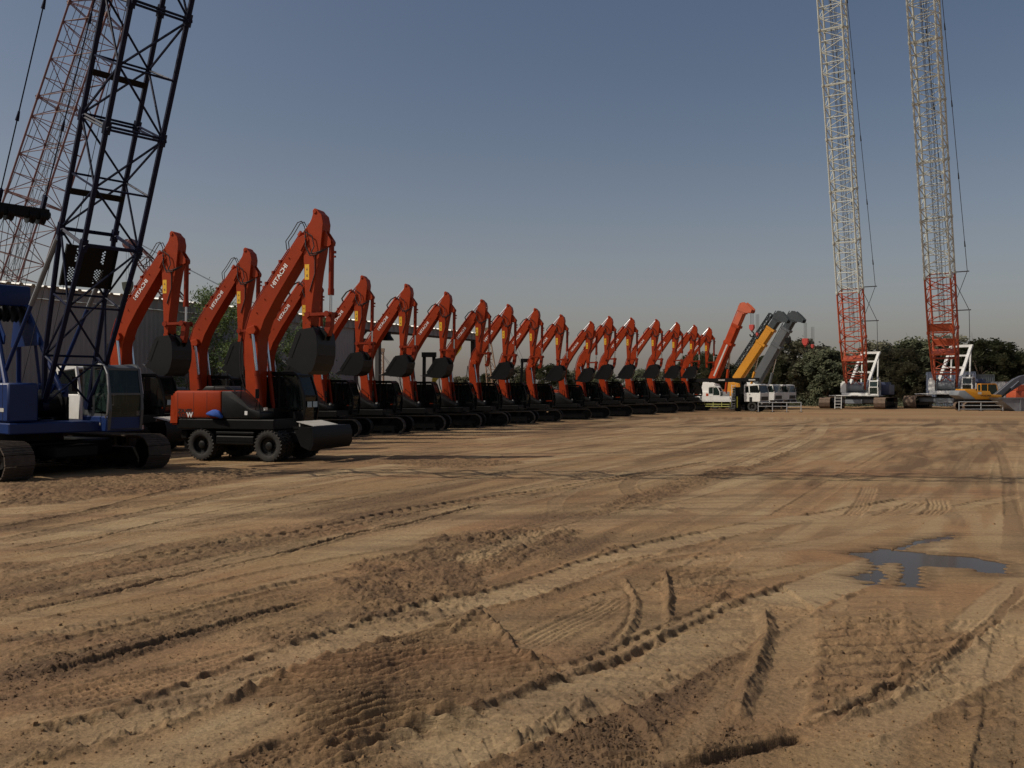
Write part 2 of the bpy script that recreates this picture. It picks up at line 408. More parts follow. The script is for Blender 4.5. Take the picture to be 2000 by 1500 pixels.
track([(1620, 1035), (1640, 1018), (1680, 990), (1700, 950)], .36, .008, 'rib', lug=.02, lt=.6, seed=44)
track([(1640, 1034), (1720, 1008), (1800, 978)], .4, .008, 'rib', lug=.022, lt=.6, seed=45)
track([(1735, 1034), (1800, 1012), (1832, 990), (1828, 972)], .42, .008, 'rib', lug=.025, lt=.6, seed=46)
track([(1872, 1250), (1960, 1165), (2040, 1110)], .4, .006, 'rib', lug=.014, lt=.8, seed=47)
track([(1560, 1432), (1700, 1400), (1880, 1318), (1960, 1255), (2040, 1190)], .5, .014, 'rut', berm=.028, lt=.7, seed=48)
track([(1130, 1112), (1300, 1085), (1500, 1065), (1660, 1078)], .3, .012, 'rut', berm=.02, lt=.4, seed=49)
track([(1215, 1125), (1262, 1165), (1262, 1215), (1220, 1268), (1160, 1310)], .42, .015, 'rut', berm=.02, lt=.4, seed=50)
track([(1545, 1170), (1545, 1250), (1520, 1340), (1480, 1430)], .46, .01, 'rut', berm=.012, lt=.3, seed=51)
track([(1380, 905), (1480, 872), (1545, 845), (1566, 828)], .6, .01, 'rut', berm=.02, lt=1., seed=151)
track([(1440, 912), (1545, 872), (1598, 846), (1612, 826)], .6, .01, 'rut', berm=.02, lt=1., seed=152)
track([(1712, 1260), (1706, 1200), (1708, 1150)], .5, .01, 'bar', .22, .02, .015, .2, .1, seed=153)
track([(1790, 1260), (1782, 1200), (1780, 1152)], .5, .01, 'bar', .22, .02, .015, .2, .1, seed=154)
track([(1100, 1190), (1250, 1150), (1450, 1130), (1640, 1095)], .3, .01, 'lug', .2, .025, .015, .5, 0, seed=155)
track([(1260, 1108), (1500, 1078), (1650, 1050), (1760, 1015), (1900, 985), (2010, 960)], .4, .012, 'lug', .22, .02, .015, .6, 0, seed=156)
track([(2010, 1130), (1960, 1190), (1880, 1262), (1760, 1340), (1640, 1395), (1560, 1425)], .10, .03, 'rut', berm=.03, lt=0, dk=.7, seed=157)
ridge([(1490, 1195), (1498, 1240), (1482, 1300), (1456, 1360), (1440, 1412)], .10, .075, 61)
ridge([(1215, 1128), (1240, 1170), (1238, 1215), (1205, 1262)], .06, .05, 62)
ridge([(1298, 1120), (1306, 1160), (1302, 1212)], .06, .07, 63)
track([(1285, 1494), (1340, 1494), (1410, 1484), (1490, 1460), (1575, 1436)], .11, .05, 'rut', berm=.01, lt=0, dk=1., seed=164, fade=.1)
ridge([(1275, 1476), (1330, 1478), (1400, 1468), (1480, 1444), (1570, 1420)], .08, .055, 64, .5, .35)
ridge([(1265, 1474), (1300, 1480), (1335, 1480)], .14, .07, 65, .9, .4)
ridge([(930, 1195), (965, 1225), (1010, 1278), (1050, 1312), (1080, 1325)], .06, .05, 66)
ridge([(1165, 1358), (1200, 1372), (1260, 1425), (1300, 1462)], .07, .05, 67)
ridge([(0, 1512), (120, 1480), (230, 1450), (350, 1412), (440, 1378), (520, 1345)], .07, .055, 68, .3)
ridge([(960, 1465), (1040, 1430), (1120, 1385), (1170, 1365)], .08, .06, 69, .4)
ridge([(870, 1250), (935, 1195), (955, 1200)], .05, .04, 70)
ridge([(1870, 1250), (1905, 1255), (1910, 1270)], .10, .07, 71, .7, 1.2)
ridge([(1755, 1345), (1830, 1300), (1880, 1262)], .07, .05, 72, .4)
ridge([(1600, 1405), (1700, 1385), (1790, 1345), (1870, 1300)], .04, .035, 73, .4)
ridge([(1725, 1320), (1800, 1295)], .05, .06, 74); ridge([(1690, 1290), (1740, 1275)], .05, .05, 75)
ridge([(1150, 1085), (1200, 1072), (1230, 1078)], .06, .05, 76); ridge([(1380, 1180), (1430, 1158)], .06, .05, 77)
ridge([(1735, 1480), (1800, 1476)], .1, .06, 78)
for i in range(5):                        # deep shoe prints close to the viewer
    a = (1118 + i * 16, 1436 + i * 17); track([a, (a[0] + 105, a[1] - 14)], .05, .035, 'rut', berm=.02, lt=.2, dk=.2, seed=80 + i, fade=.03)
h += .007 * fbm(x, y, .06, 3, 77, .7) * (1 + 1.6 * dark) + .004 * np.abs(fbm(ux / 5, uy, .09, 2, 55))
# puddle: hollow that holds water
POOL = [[(1645, 1080), (1730, 1068), (1760, 1072), (1800, 1078), (1880, 1084), (1930, 1090), (1972, 1102), (1962, 1120), (1925, 1122), (1890, 1110), (1810, 1103), (1780, 1100), (1720, 1098), (1690, 1090)],
        [(1735, 1068), (1800, 1052), (1868, 1041), (1862, 1050), (1800, 1062), (1760, 1076)],
        [(1703, 1096), (1723, 1096), (1721, 1140), (1698, 1138)], [(1757, 1096), (1800, 1099), (1801, 1148), (1757, 1144)],
        [(1655, 1124), (1700, 1112), (1700, 1134), (1662, 1128)]]
k = np.where((x > 3.3) & (x < 9.9) & (y > 9.2) & (y < 16.8))[0]
X, Y = x[k], y[k]
sd = np.full(len(k), 9.)
for P in POOL: sd = np.minimum(sd, sd_poly([G(*p) for p in P], X, Y))
tooth = np.abs(((Y + .25 * X) / .23) % 1 - .5) * 2
sd = sd + .10 * (tooth - .5) + .12 * fbm(X, Y, .25, 3, 90)
flat = sstep(1.1, .25, sd)
h[k] = h[k] * (1 - flat * .85) - .042 * sstep(.03, -.05, sd)
keep = np.where(sd > .02, np.maximum(h[k], -.016 + .004 + .02 * sstep(.02, .3, sd)), h[k]); h[k] = keep
dark[k] = np.maximum(dark[k] * (1 - flat), .75 * sstep(.30, .0, sd))
WATER_Z = -.016
# fine crumbs everywhere
pass
h *= sstep(72, 40, np.hypot(x, y)) * .85 + .15
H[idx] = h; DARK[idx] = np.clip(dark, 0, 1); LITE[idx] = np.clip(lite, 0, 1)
far = np.where(~near)[0]
H[far] = .0

me = bpy.data.meshes.new('ground')
nv = nT * nR; me.vertices.add(nv)
me.vertices.foreach_set('co', np.stack([GX, GY, H], 1).ravel().astype(np.float32))
ii, jj = np.meshgrid(np.arange(nR - 1), np.arange(nT), indexing='ij')
a = ii * nT + jj; b = ii * nT + (jj + 1) % nT
quads = np.stack([a, b, b + nT, a + nT], -1).reshape(-1, 4)
nq = len(quads)
me.loops.add(nq * 4); me.loops.foreach_set('vertex_index', quads.ravel().astype(np.int32))
me.polygons.add(nq); me.polygons.foreach_set('loop_start', (np.arange(nq) * 4).astype(np.int32))

me.update(calc_edges=True)
me.polygons.foreach_set('use_smooth', np.ones(nq, bool))
for nm, arr in (('loose', DARK), ('packed', LITE)):  # 'loose' holds churned soil plus painted groove and lug-print shade
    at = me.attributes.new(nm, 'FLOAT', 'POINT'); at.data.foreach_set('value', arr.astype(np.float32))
ground = bpy.data.objects.new('ground', me); COL.objects.link(ground); tag(ground, 'bare brown yard of sand and soil covered in tyre and crawler tracks', kind='structure')
def gz(px_, py_):
    d = np.argmin((GX[idx] - px_) ** 2 + (GY[idx] - py_) ** 2); return float(H[idx][d])

# soil material
m = bpy.data.materials.new('yard_soil'); m.use_nodes = True
nt = m.node_tree; N = nt.nodes; L = nt.links; b_ = N['Principled BSDF']; b_.inputs['Roughness'].default_value = .92; b_.inputs['Specular IOR Level'].default_value = .15
tc = N.new('ShaderNodeTexCoord')
def noise(sc, det=6, rg=.6, vec=None, stretch=None):
    n = N.new('ShaderNodeTexNoise'); n.inputs['Scale'].default_value = sc; n.inputs['Detail'].default_value = det; n.inputs['Roughness'].default_value = rg
    src = tc.outputs['Object']
    if stretch:
        mp = N.new('ShaderNodeMapping'); mp.inputs['Rotation'].default_value = (0, 0, -stretch[0]); mp.inputs['Scale'].default_value = stretch[1]
        mp.vector_type = 'POINT'; L.new(src, mp.inputs[0]); src = mp.outputs[0]
    L.new(src, n.inputs['Vector']); return n.outputs['Fac']
def ramp(fac, lo, hi, a=0., b=1.):
    r = N.new('ShaderNodeMapRange'); r.inputs[1].default_value = lo; r.inputs[2].default_value = hi; r.inputs[3].default_value = a; r.inputs[4].default_value = b
    L.new(fac, r.inputs[0]); return r.outputs[0]
def mixc(fac, A, B):
    n = N.new('ShaderNodeMix'); n.data_type = 'RGBA'
    if isinstance(fac, float): n.inputs['Factor'].default_value = fac
    else: L.new(fac, n.inputs['Factor'])
    for k_, c in (('A', A), ('B', B)):
        if isinstance(c, tuple): n.inputs[k_].default_value = (*c, 1)
        else: L.new(c, n.inputs[k_])
    return n.outputs['Result']
def math_(op, a, b=None, clamp=False):
    n = N.new('ShaderNodeMath'); n.operation = op; n.use_clamp = clamp
    for i_, c in enumerate((a, b)):
        if c is None: continue
        if isinstance(c, (int, float)): n.inputs[i_].default_value = c
        else: L.new(c, n.inputs[i_])
    return n.outputs[0]
al_ = R(61.4)
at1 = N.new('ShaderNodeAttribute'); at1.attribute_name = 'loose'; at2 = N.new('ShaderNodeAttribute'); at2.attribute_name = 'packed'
big = ramp(noise(.16, 5, .55, stretch=(al_, (.22, 1, 1))), .38, .64)
red = ramp(noise(.35, 6, .6, stretch=(al_, (.35, 1, 1))), .42, .68)
c0 = mixc(big, (.244, .156, .078), (.300, .202, .106))
c0 = mixc(math_('MULTIPLY', red, .55), c0, (.270, .132, .068))
c0 = mixc(math_('MULTIPLY', at2.outputs['Fac'], .8), c0, (.350, .258, .148))
st = ramp(noise(1.1, 8, .7, stretch=(al_, (.10, 1.3, 1))), .50, .70)
c0 = mixc(math_('MULTIPLY', st, .7), c0, (.128, .080, .048))
st2 = ramp(noise(.5, 7, .62, stretch=(al_, (.12, 1.6, 1))), .53, .66)
c0 = mixc(math_('MULTIPLY', st2, .6), c0, (.118, .074, .046))
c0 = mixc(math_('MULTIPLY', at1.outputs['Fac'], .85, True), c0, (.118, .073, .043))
fine = ramp(noise(26, 6, .7), .3, .72, .72, 1.22)
sc_ = N.new('ShaderNodeVectorMath'); sc_.operation = 'SCALE'; L.new(c0, sc_.inputs[0]); L.new(fine, sc_.inputs['Scale'])
L.new(sc_.outputs[0], b_.inputs['Base Color'])
bp = N.new('ShaderNodeBump'); bp.inputs['Strength'].default_value = .75; bp.inputs['Distance'].default_value = .016
L.new(noise(38, 7, .7), bp.inputs['Height'])
bp2 = N.new('ShaderNodeBump'); bp2.inputs['Strength'].default_value = 1.; bp2.inputs['Distance'].default_value = .11
L.new(noise(2.2, 9, .68, stretch=(al_, (.3, 1, 1))), bp2.inputs['Height']); L.new(bp2.outputs[0], bp.inputs['Normal'])
L.new(bp.outputs[0], b_.inputs['Normal'])
SOIL = m; me.materials.append(m)

# water lying in the hollow
PW = [(4.2, 9.6), (8.4, 9.6), (9.4, 13.5), (8.6, 16), (5.4, 15.6), (4.0, 12.5)]
mw = bpy.data.materials.new('muddy_water'); mw.use_nodes = True; bw = mw.node_tree.nodes['Principled BSDF']
bw.inputs['Base Color'].default_value = (.050, .036, .027, 1); bw.inputs['Roughness'].default_value = .10; bw.inputs['IOR'].default_value = 1.25; bw.inputs['Specular IOR Level'].default_value = .16
w = MB(); w.add([(a_, b2, WATER_Z) for a_, b2 in PW], [tuple(range(6))])
pud = w.build('puddle', mw, None, 0); tag(pud, 'shallow brown puddle lying in crossed crawler tracks', kind='structure')

# loose clods
cl = MB(); cr = random.Random(3); co = np.array([(-1, -1, -1), (1, -1, -1), (1, 1, -1), (-1, 1, -1), (-.7, -.7, .8), (.7, -.7, .8), (.7, .7, .8), (-.7, .7, .8)]) * .5
wgt = np.where(dark > .6, 1., .22) * (y < 22) / np.maximum(y, 5) * 1.
wgt *= (np.abs(x) < y * .7) * (1 - .8 * np.clip(lite, 0, 1)); wgt[(x > 4.3) & (x < 9) & (y > 10.2) & (y < 15.5)] *= .03
pick = np.random.RandomState(2).choice(len(x), 12000, p=wgt / wgt.sum())
vv = []; ff = []
for q in pick:
    s_ = cr.uniform(.003, .009) * (2.4 if cr.random() < .05 else 1); rz = cr.uniform(0, 6.3); c_, n_ = cos(rz), sin(rz)
    jit = [(cr.uniform(.7, 1.25), cr.uniform(.7, 1.25), cr.uniform(.5, 1.1)) for _ in range(8)]; o = len(vv)
    for (a_, b2, e_), (j1, j2, j3) in zip(co, jit):
        a_ *= j1 * s_ * 2; b2 *= j2 * s_ * 2
        vv.append((x[q] + a_ * c_ - b2 * n_, y[q] + a_ * n_ + b2 * c_, h[q] + s_ * .45 + e_ * j3 * s_ * 2))
    ff += [tuple(o + i for i in f) for f in ((0, 3, 2, 1), (4, 5, 6, 7), (0, 1, 5, 4), (1, 2, 6, 5), (2, 3, 7, 6), (3, 0, 4, 7))]
cl.v = vv; cl.f = ff
clods = cl.build('soil_clods', SOIL, None, 0); tag(clods, 'loose crumbs and clods of soil scattered over the churned patches', 'soil', kind='stuff')
a1 = clods.data.attributes.new('loose', 'FLOAT', 'POINT'); a1.data.foreach_set('value', np.repeat(dark[pick], 8).astype(np.float32))
print('ground', time.time() - T0)
# ---------------------------------------------------------------- excavators (local: x forward, y left, z up)
def rotp(P, c, a):
    return [(c[0] + (p[0] - c[0]) * cos(a) - (p[1] - c[1]) * sin(a), c[1] + (p[0] - c[0]) * sin(a) + (p[1] - c[1]) * cos(a)) for p in P]
def loop_pts(x0, x1, r, n):               # points and tangents round a crawler belt
    straight = x1 - x0; tot = 2 * straight + 2 * pi * r; out = []
    for i in range(n):
        d = tot * i / n
        if d < straight: out.append((x0 + d, 2 * r, 0.))
        elif d < straight + pi * r:
            a = (d - straight) / r; out.append((x1 + r * sin(a), r + r * cos(a), -a))
        elif d < 2 * straight + pi * r: out.append((x1 - (d - straight - pi * r), 0., pi))
        else:
            a = (d - 2 * straight - pi * r) / r; out.append((x0 - r * sin(a), r - r * cos(a), pi - a))
    return out, tot / n
def crawler(root, y, L, hgt, w, m, rot=0., nsh=44, wheels=True, fm=BLACK):
    r = hgt / 2 - .03; Mr = Mx.Rotation(rot, 4, 'Z')
    pts, st = loop_pts(-L / 2 + r, L / 2 - r, r, nsh); mb = MB()
    for px_, pz, a in pts:
        M = Mr @ Mx.Translation((px_, y, pz + .03)) @ Mx.Rotation(-a, 4, 'Y')
        mb.box(-st * .47, st * .47, -w / 2, w / 2, -.02, .012, M)
        for gx in (-.3, 0, .3): mb.box(gx * st - .008, gx * st + .008, -w / 2, w / 2, .012, .03, M)
        mb.box(-st * .5, st * .5, -.09, .09, -.09, -.02, M)
    t = mb.build('track', m, root, 0)
    f = MB()
    f.prism([(-L / 2 + r * 1.2, .22 * hgt), (L / 2 - r * 1.2, .22 * hgt), (L / 2 - r * 1.2, .62 * hgt), (-L / 2 + r * 1.2, .62 * hgt)], y - w * .3, y + w * .3, Mr)
    nr = 7
    for i in range(nr):
        xx = -L / 2 + r * 1.3 + (L - 2.6 * r) * i / (nr - 1)
        f.tube((xx, y - w * .36, .17 * hgt), (xx, y + w * .36, .17 * hgt), .1 * hgt, n=10, M=Mr)
    f.build('track_frame', fm, t)
    if wheels:
        for sx, nm in ((1, 'idler_wheel'), (-1, 'drive_sprocket')):
            g = MB(); g.lathe([(0, -w * .2), (r * .35, -w * .24), (r * .4, -w * .15), (r * .8, -w * .13), (r * .86, -w * .18), (r * .88, w * .18), (r * .8, w * .13), (r * .4, w * .15), (r * .35, w * .24), (0, w * .2)], (sx * (L / 2 - r), y, r + .03), 'y', 18, Mr)
            g.build(nm, fm, t)
    return t
def wheel(root, x, y, r, w, dual=0., sgn=-1):
    t = MB(); ys = [y] + ([y - sgn * dual] if dual else [])
    for yy in ys:
        t.lathe([(r * .60, -w * .42), (r * .72, -w * .5), (r * .93, -w * .46), (r * .97, -w * .3), (r * .97, w * .3), (r * .93, w * .46), (r * .72, w * .5), (r * .60, w * .42)], (x, yy, r), 'y', 30)
        for i in range(26):
            a = 2 * pi * i / 26
            for s2 in (-1, 1):
                M = Mx.Translation((x, yy, r)) @ Mx.Rotation(a + (s2 > 0) * pi / 26, 4, 'Y') @ Mx.Translation((r * .975, s2 * w * .26, 0)) @ Mx.Rotation(s2 * .5, 4, 'X')
                t.box(-.02, r * .03, -w * .25, w * .25, -.022 * r / .5, .022 * r / .5, M)
    o = t.build('tyre', RUBBER, root, 40)
    g = MB()
    for yy in ys:
        s3 = sgn
        g.lathe([(r * .61, w * .44 * s3), (r * .56, w * .42 * s3), (r * .54, w * .1 * s3), (r * .25, w * .02 * s3), (r * .24, w * .3 * s3), (r * .14, w * .36 * s3), (0, w * .36 * s3)], (x, yy, r), 'y', 24)
        for i in range(10):
            a = 2 * pi * i / 10; g.tube((x + r * .33 * cos(a), yy + w * .02 * s3, r + r * .33 * sin(a)), (x + r * .33 * cos(a), yy + w * .1 * s3, r + r * .33 * sin(a)), .02, n=6)
    g.build('rim', DGREY, o)
    return o

def cab_unit(root, x0, x1, y0, y1, z0, z1, fm, gm=GLASS, slope=.18, rail=False):
    """operator cab with posts, roof, glazed sides, seat"""
    c = MB(); h_ = z1 - z0; zb = z0 + h_ * .30; L_ = x1 - x0
    prof = [(x0, z0), (x1, z0), (x1 + .10, zb), (x1 + .06, z0 + h_ * .55), (x1 - slope, z1 - .12), (x1 - slope - .15, z1), (x0 + .05, z1), (x0, z1 - .1)]
    c.box(x0, x1, y0, y1, z0, z0 + .10, ch=.02)
    c.prism([(x0 + .03, z1 - .10), (x1 - slope + .02, z1 - .10), (x1 - slope - .12, z1), (x0 + .06, z1 + .01)], y0 + .02, y1 - .02, ch=.03)
    for yy in (y0, y1 - .07):
        for p, q in zip(prof, prof[1:] + prof[:1]):
            c.bar((p[0], yy + .035, p[1]), (q[0], yy + .035, q[1]), .07, .075)
        xm = x0 + L_ * .42
        c.bar((xm, yy + .035, z0), (xm, yy + .035, z1 - .04), .07, .06)
        c.bar((x0, yy + .035, zb + .05), (xm, yy + .035, zb + .05), .06, .05)
    for p in (prof[1], prof[3], prof[4]): c.bar((p[0], y0, p[1]), (p[0], y1, p[1]), .06, .06)
    c.box(x0, x0 + .05, y0, y1, z0, zb + .1)
    d = c
    d.prism([(x0 + .04, z0 + .06), (x0 + L_ * .40, z0 + .06), (x0 + L_ * .40, zb), (x0 + .04, zb)], y0 + .01, y0 + .03)
    d.prism([(x0 + .04, z0 + .06), (x0 + L_ * .40, z0 + .06), (x0 + L_ * .40, zb), (x0 + .04, zb)], y1 - .03, y1 - .01)
    d.prism([(x0 + L_ * .44, z0 + .06), (x1 - .03, z0 + .06), (x1 + .05, zb - .1), (x0 + L_ * .44, zb - .1)], y0 + .01, y0 + .03)
    o = c.build('cab', fm, root, 30)
    g = MB()
    for yy in (y0 + .018, y1 - .028):
        g.prism([(x0 + .04, zb + .07), (x0 + L_ * .39, zb + .07), (x0 + L_ * .39, z1 - .13), (x0 + .05, z1 - .13)], yy, yy + .01)
        g.prism([(x0 + L_ * .46, zb - .08), (x1 + .05, zb - .02), (x1 + .02, z0 + h_ * .55), (x1 - slope - .02, z1 - .14), (x0 + L_ * .46, z1 - .13)], yy, yy + .01)
    g.build('side_window', gm, o, 0)
    wd = MB(); t0, t1 = prof[3], prof[4]
    wd.add([(t0[0] + .01, y0 + .06, t0[1]), (t0[0] + .01, y1 - .06, t0[1]), (t1[0] + .01, y1 - .06, t1[1]), (t1[0] + .01, y0 + .06, t1[1])], [(0, 1, 2, 3)])
    wd.build('windscreen', gm, o, 0); wd = MB()
    wd.add([(x1 + .01, y0 + .06, z0 + .12), (x1 + .01, y1 - .06, z0 + .12), (x1 + .08, y1 - .06, t0[1] - .04), (x1 + .08, y0 + .06, t0[1] - .04)], [(0, 1, 2, 3)])
    wd.build('lower_windscreen', gm, o, 0); wd = MB()
    wd.add([(x0 + .01, y0 + .1, zb + .15), (x0 + .01, y1 - .1, zb + .15), (x0 + .01, y1 - .1, z1 - .15), (x0 + .01, y0 + .1, z1 - .15)], [(0, 1, 2, 3)])
    wd.build('rear_window', gm, o, 0)
    s = MB(); xs = x0 + L_ * .35
    s.box(xs - .25, xs + .25, (y0 + y1) / 2 - .25, (y0 + y1) / 2 + .25, z0 + .45, z0 + .6, ch=.04)
    s.box(xs - .34, xs - .22, (y0 + y1) / 2 - .23, (y0 + y1) / 2 + .23, z0 + .55, z0 + 1.25, ch=.04)
    s.box(xs + .2, xs + .4, (y0 + y1) / 2 - .38, (y0 + y1) / 2 - .28, z0 + .1, z0 + .75); s.box(xs + .2, xs + .4, (y0 + y1) / 2 + .28, (y0 + y1) / 2 + .38, z0 + .1, z0 + .75)
    s.build('seat', BLACK, o)
    return o

BOOM = [(-.24, 1.55), (-.22, 2.5), (-.28, 3.5), (-.29, 4.05), (-.22, 4.45), (-.02, 5.05), (.36, 5.6), (.98, 6.42), (1.5, 7.08), (1.86, 7.52), (2.05, 7.62), (2.2, 7.55), (2.22, 7.38),
        (2.08, 7.08), (1.56, 6.34), (.98, 5.52), (.52, 4.78), (.30, 4.2), (.27, 3.6), (.24, 2.7), (.22, 1.55)]
STICK = [(2.40, 8.30), (2.40, 8.44), (2.47, 8.50), (2.55, 8.46), (2.61, 8.38), (2.74, 8.26), (2.80, 7.98), (2.70, 7.1), (2.55, 6.35), (2.38, 5.2), (2.33, 4.42), (2.26, 4.36), (2.16, 4.42), (2.06, 6.6), (2.03, 7.2), (2.08, 7.72), (2.34, 8.12)]

def front_end(root, tracked, bucket=True):
    bw = .60 if tracked else .58; sw = .50; hb = bw / 2; hs = sw / 2
    b = MB(); b.prism(BOOM, -hb, hb, ch=.012)
    b.tube((-.02, -hb - .05, 4.32), (-.02, hb + .05, 4.32), .11, n=14)         # cylinder boss
    for sy in (-1, 1):                                                    # cylinder bracket cheek + nose cheek
        y0, y1 = sorted((sy * hb, sy * (hb + .16)))
        b.prism([(-.06, 4.52), (.22, 4.60), (.30, 4.42), (.22, 4.30), (-.02, 4.30), (-.16, 4.42)], y0, y1, ch=.01)
        y0, y1 = sorted((sy * (hb + .002), sy * (hb + .035)))
        b.prism([(1.78, 7.26), (2.0, 7.56), (2.16, 7.5), (2.16, 7.4), (1.98, 7.08)], y0, y1)
        for q in range(5):
            u = .12 + .16 * q; px_, pz = -.15 + u * 2.0, 4.75 + u * 2.85
            b.tube((px_ + .13, sy * hb, pz - .05), (px_ + .13, sy * (hb + .03), pz - .05), .022, n=6)
    bo = b.build('boom', ORANGE, root, 30)
    for sy in (-1, 1):                                                    # lettering on both flanks
        xd = V((1.16, 0, 1.50)).normalized() * (1 if sy < 0 else -1); yd = V((-1.50, 0, 1.16))
        if sy > 0: yd = V((-1.50, 0, 1.16))
        M = frame((1.13, sy * (hb + .004), 6.27), tuple(xd), tuple(yd))
        text('HITACHI', .215, M, WHITEP, bo, .028, 1.12)
    # pipes along the boom back
    p = MB()
    for yy in (-hb + .06, -hb + .14, hb - .06, hb - .14):
        p.path([(-.30, yy, 3.2), (-.36, yy, 4.05), (-.28, yy, 4.55), (-.08, yy, 5.12), (.32, yy, 5.70), (.93, yy, 6.52), (1.45, yy, 7.18)], .020)
    for yy in (-hb + .03, hb - .03):
        for t in (.25, .5, .75): p.box(.32 + t * 1.1 - .05, .32 + t * 1.1 + .02, yy - .04, yy + .10, 5.66 + t * 1.44 - .02, 5.66 + t * 1.44 + .07)
    p.build('hydraulic_pipes', ORANGE2, bo)
    hz = MB()
    for yy in ((-hb - .01, -hb + .07) if tracked else (-hb, -hb + .16)):
        hz.path([(-.2, yy, 2.2), (-.42, yy, 2.9), (-.46, yy, 3.6), (-.40, yy, 4.2)], .020)
        hz.path([(1.42, yy, 7.14), (1.38, yy, 7.44), (1.60, yy, 7.70), (1.84, yy, 8.04), (2.00, yy, 8.08), (2.12, yy, 7.86), (2.16, yy, 7.5)], .016) if not tracked else \
            hz.path([(1.42, yy, 7.14), (1.36, yy, 7.3), (1.62, yy, 7.62), (1.86, yy, 7.74), (2.08, yy, 7.60), (2.16, yy, 7.4)], .022)
    hz.build('hydraulic_hoses', HOSE, bo); hz = MB()
    for o_ in (0, .06):
        hz.path([(2.12, -hs - .03, 7.6 - o_), (2.2, -hs - .10, 7.2), (2.36, -hs - .12, 6.95 - o_), (2.6, -hs - .08, 6.98 - o_), (2.86, -.1, 7.14)], .020)
    hz.path([(2.5, -hs - .02, 6.92), (2.5, -hs - .02, 6.3), (2.38, -hs - .02, 5.95), (2.3, -hs - .02, 5.7)], .016)
    hz.path([(2.1, -hs - .06, 7.75), (2.42, -hs - .07, 7.55), (2.5, -hs - .07, 7.2), (2.38, -hs - .07, 6.98)], .018)
    stick_hoses = hz
    # arm cylinder lying on the boom
    ac = MB(); ac.tube((.45, 0, 5.90), (1.84, 0, 7.72), .10 if tracked else .085, n=14); ac.tube((1.76, 0, 7.62), (1.86, 0, 7.75), .118, n=14)
    ac.box(.34, .50, -.15, .15, 5.70, 5.98, ch=.02)
    a_o = ac.build('arm_cylinder', ORANGE, root)
    rr_ = MB(); rr_.tube((1.84, 0, 7.72), (2.44, 0, 8.38), .05, n=10); rr_.build('piston_rod', CHROME, a_o)
    # boom lifting cylinders
    for sy in (-1, 1):
        yy = sy * (hb + .10); c = MB(); c.tube((.52, yy, 1.35), (.30, yy, 3.02), .095, n=14); c.tube((.315, yy, 2.9), (.30, yy, 3.04), .11, n=14)
        c.tube((.52, yy - .07, 1.35), (.52, yy + .07, 1.35), .12, n=12)
        o = c.build('boom_cylinder', ORANGE2, root); r_ = MB(); r_.tube((.30, yy, 3.02), (.12, yy, 4.40), .052, n=10); r_.build('piston_rod', CHROME, o)
    # stick
    s = MB(); s.prism(STICK, -hs, hs, ch=.012)
    for sy in (-1, 1):
        y0, y1 = sorted((sy * .10, sy * .15))
        s.prism([(2.70, 7.85), (2.86, 7.66), (3.03, 7.42), (3.04, 7.26), (2.94, 7.2), (2.70, 7.22)], y0, y1)
        y0, y1 = sorted((sy * hs, sy * (hs + .03)))
        s.tube((2.12, y0, 7.45), (2.12, y1, 7.45), .13, n=14); s.tube((2.25, y0, 4.5), (2.25, y1, 4.5), .10, n=12)
        s.tube((2.48, y0, 8.38), (2.48, y1, 8.38), .06, n=10)
    st = s.build('stick', ORANGE, root, 30); stick_hoses.build('hydraulic_hoses', HOSE, st)
    for sy in (-1, 1):
        k = MB(); yy = sy * (hs + .004)
        k.add([(2.10, yy, 6.62), (2.27, yy, 6.62), (2.27, yy, 6.10), (2.10, yy, 6.10)], [(0, 1, 2, 3)]); ko = k.build('warning_sticker', YSTICK, st, 0)
        q = MB(); yy = sy * (hs + .007)
        q.add([(2.15, yy, 6.42), (2.22, yy, 6.42), (2.185, yy, 6.52)], [(0, 1, 2)]); q.add([(2.15, yy, 6.25), (2.20, yy, 6.29), (2.22, yy, 6.20), (2.17, yy, 6.19)], [(0, 1, 2, 3)]); q.build('pictogram', mat('brown_pictogram', (.20, .10, .02), .6), ko, 0)
    # bucket cylinder + linkage
    c = MB(); c.tube((2.98, 0, 7.32), (2.96, 0, 5.62), .092, n=14); c.tube((2.962, 0, 5.80), (2.96, 0, 5.58), .108, n=14); c.tube((2.98, -.09, 7.34), (2.98, .09, 7.34), .11, n=12)
    c.box(3.06, 3.14, -.04, .04, 6.98, 7.06); c.box(3.06, 3.13, -.04, .04, 6.84, 6.9)
    o = c.build('bucket_cylinder', ORANGE2, root); r_ = MB(); r_.tube((2.96, 0, 5.6), (2.95, 0, 4.98), .048, n=10); r_.build('piston_rod', CHROME, o)
    l = MB()
    for yy in (-hs - .04, hs + .04):
        l.bar((2.22, yy, 4.92), (2.96, yy, 4.93), .045, .10); l.tube((2.22, yy - .03, 4.92), (2.22, yy + .03, 4.92), .10, n=12); l.tube((2.96, yy - .03, 4.93), (2.96, yy + .03, 4.93), .10, n=12)
    l.tube((2.96, -hs - .06, 4.93), (2.96, hs + .06, 4.93), .055, n=10)
    l.prism([(2.86, 5.03), (3.06, 5.0), (3.02, 4.5), (2.92, 4.2), (2.78, 4.2), (2.78, 4.4)] if bucket else [(2.86, 5.03), (3.06, 5.0), (3.0, 4.45), (2.9, 4.08), (2.72, 4.05), (2.66, 4.2), (2.80, 4.3)], -.12, .12, ch=.015)
    l.build('bucket_linkage', ORANGE2, root)
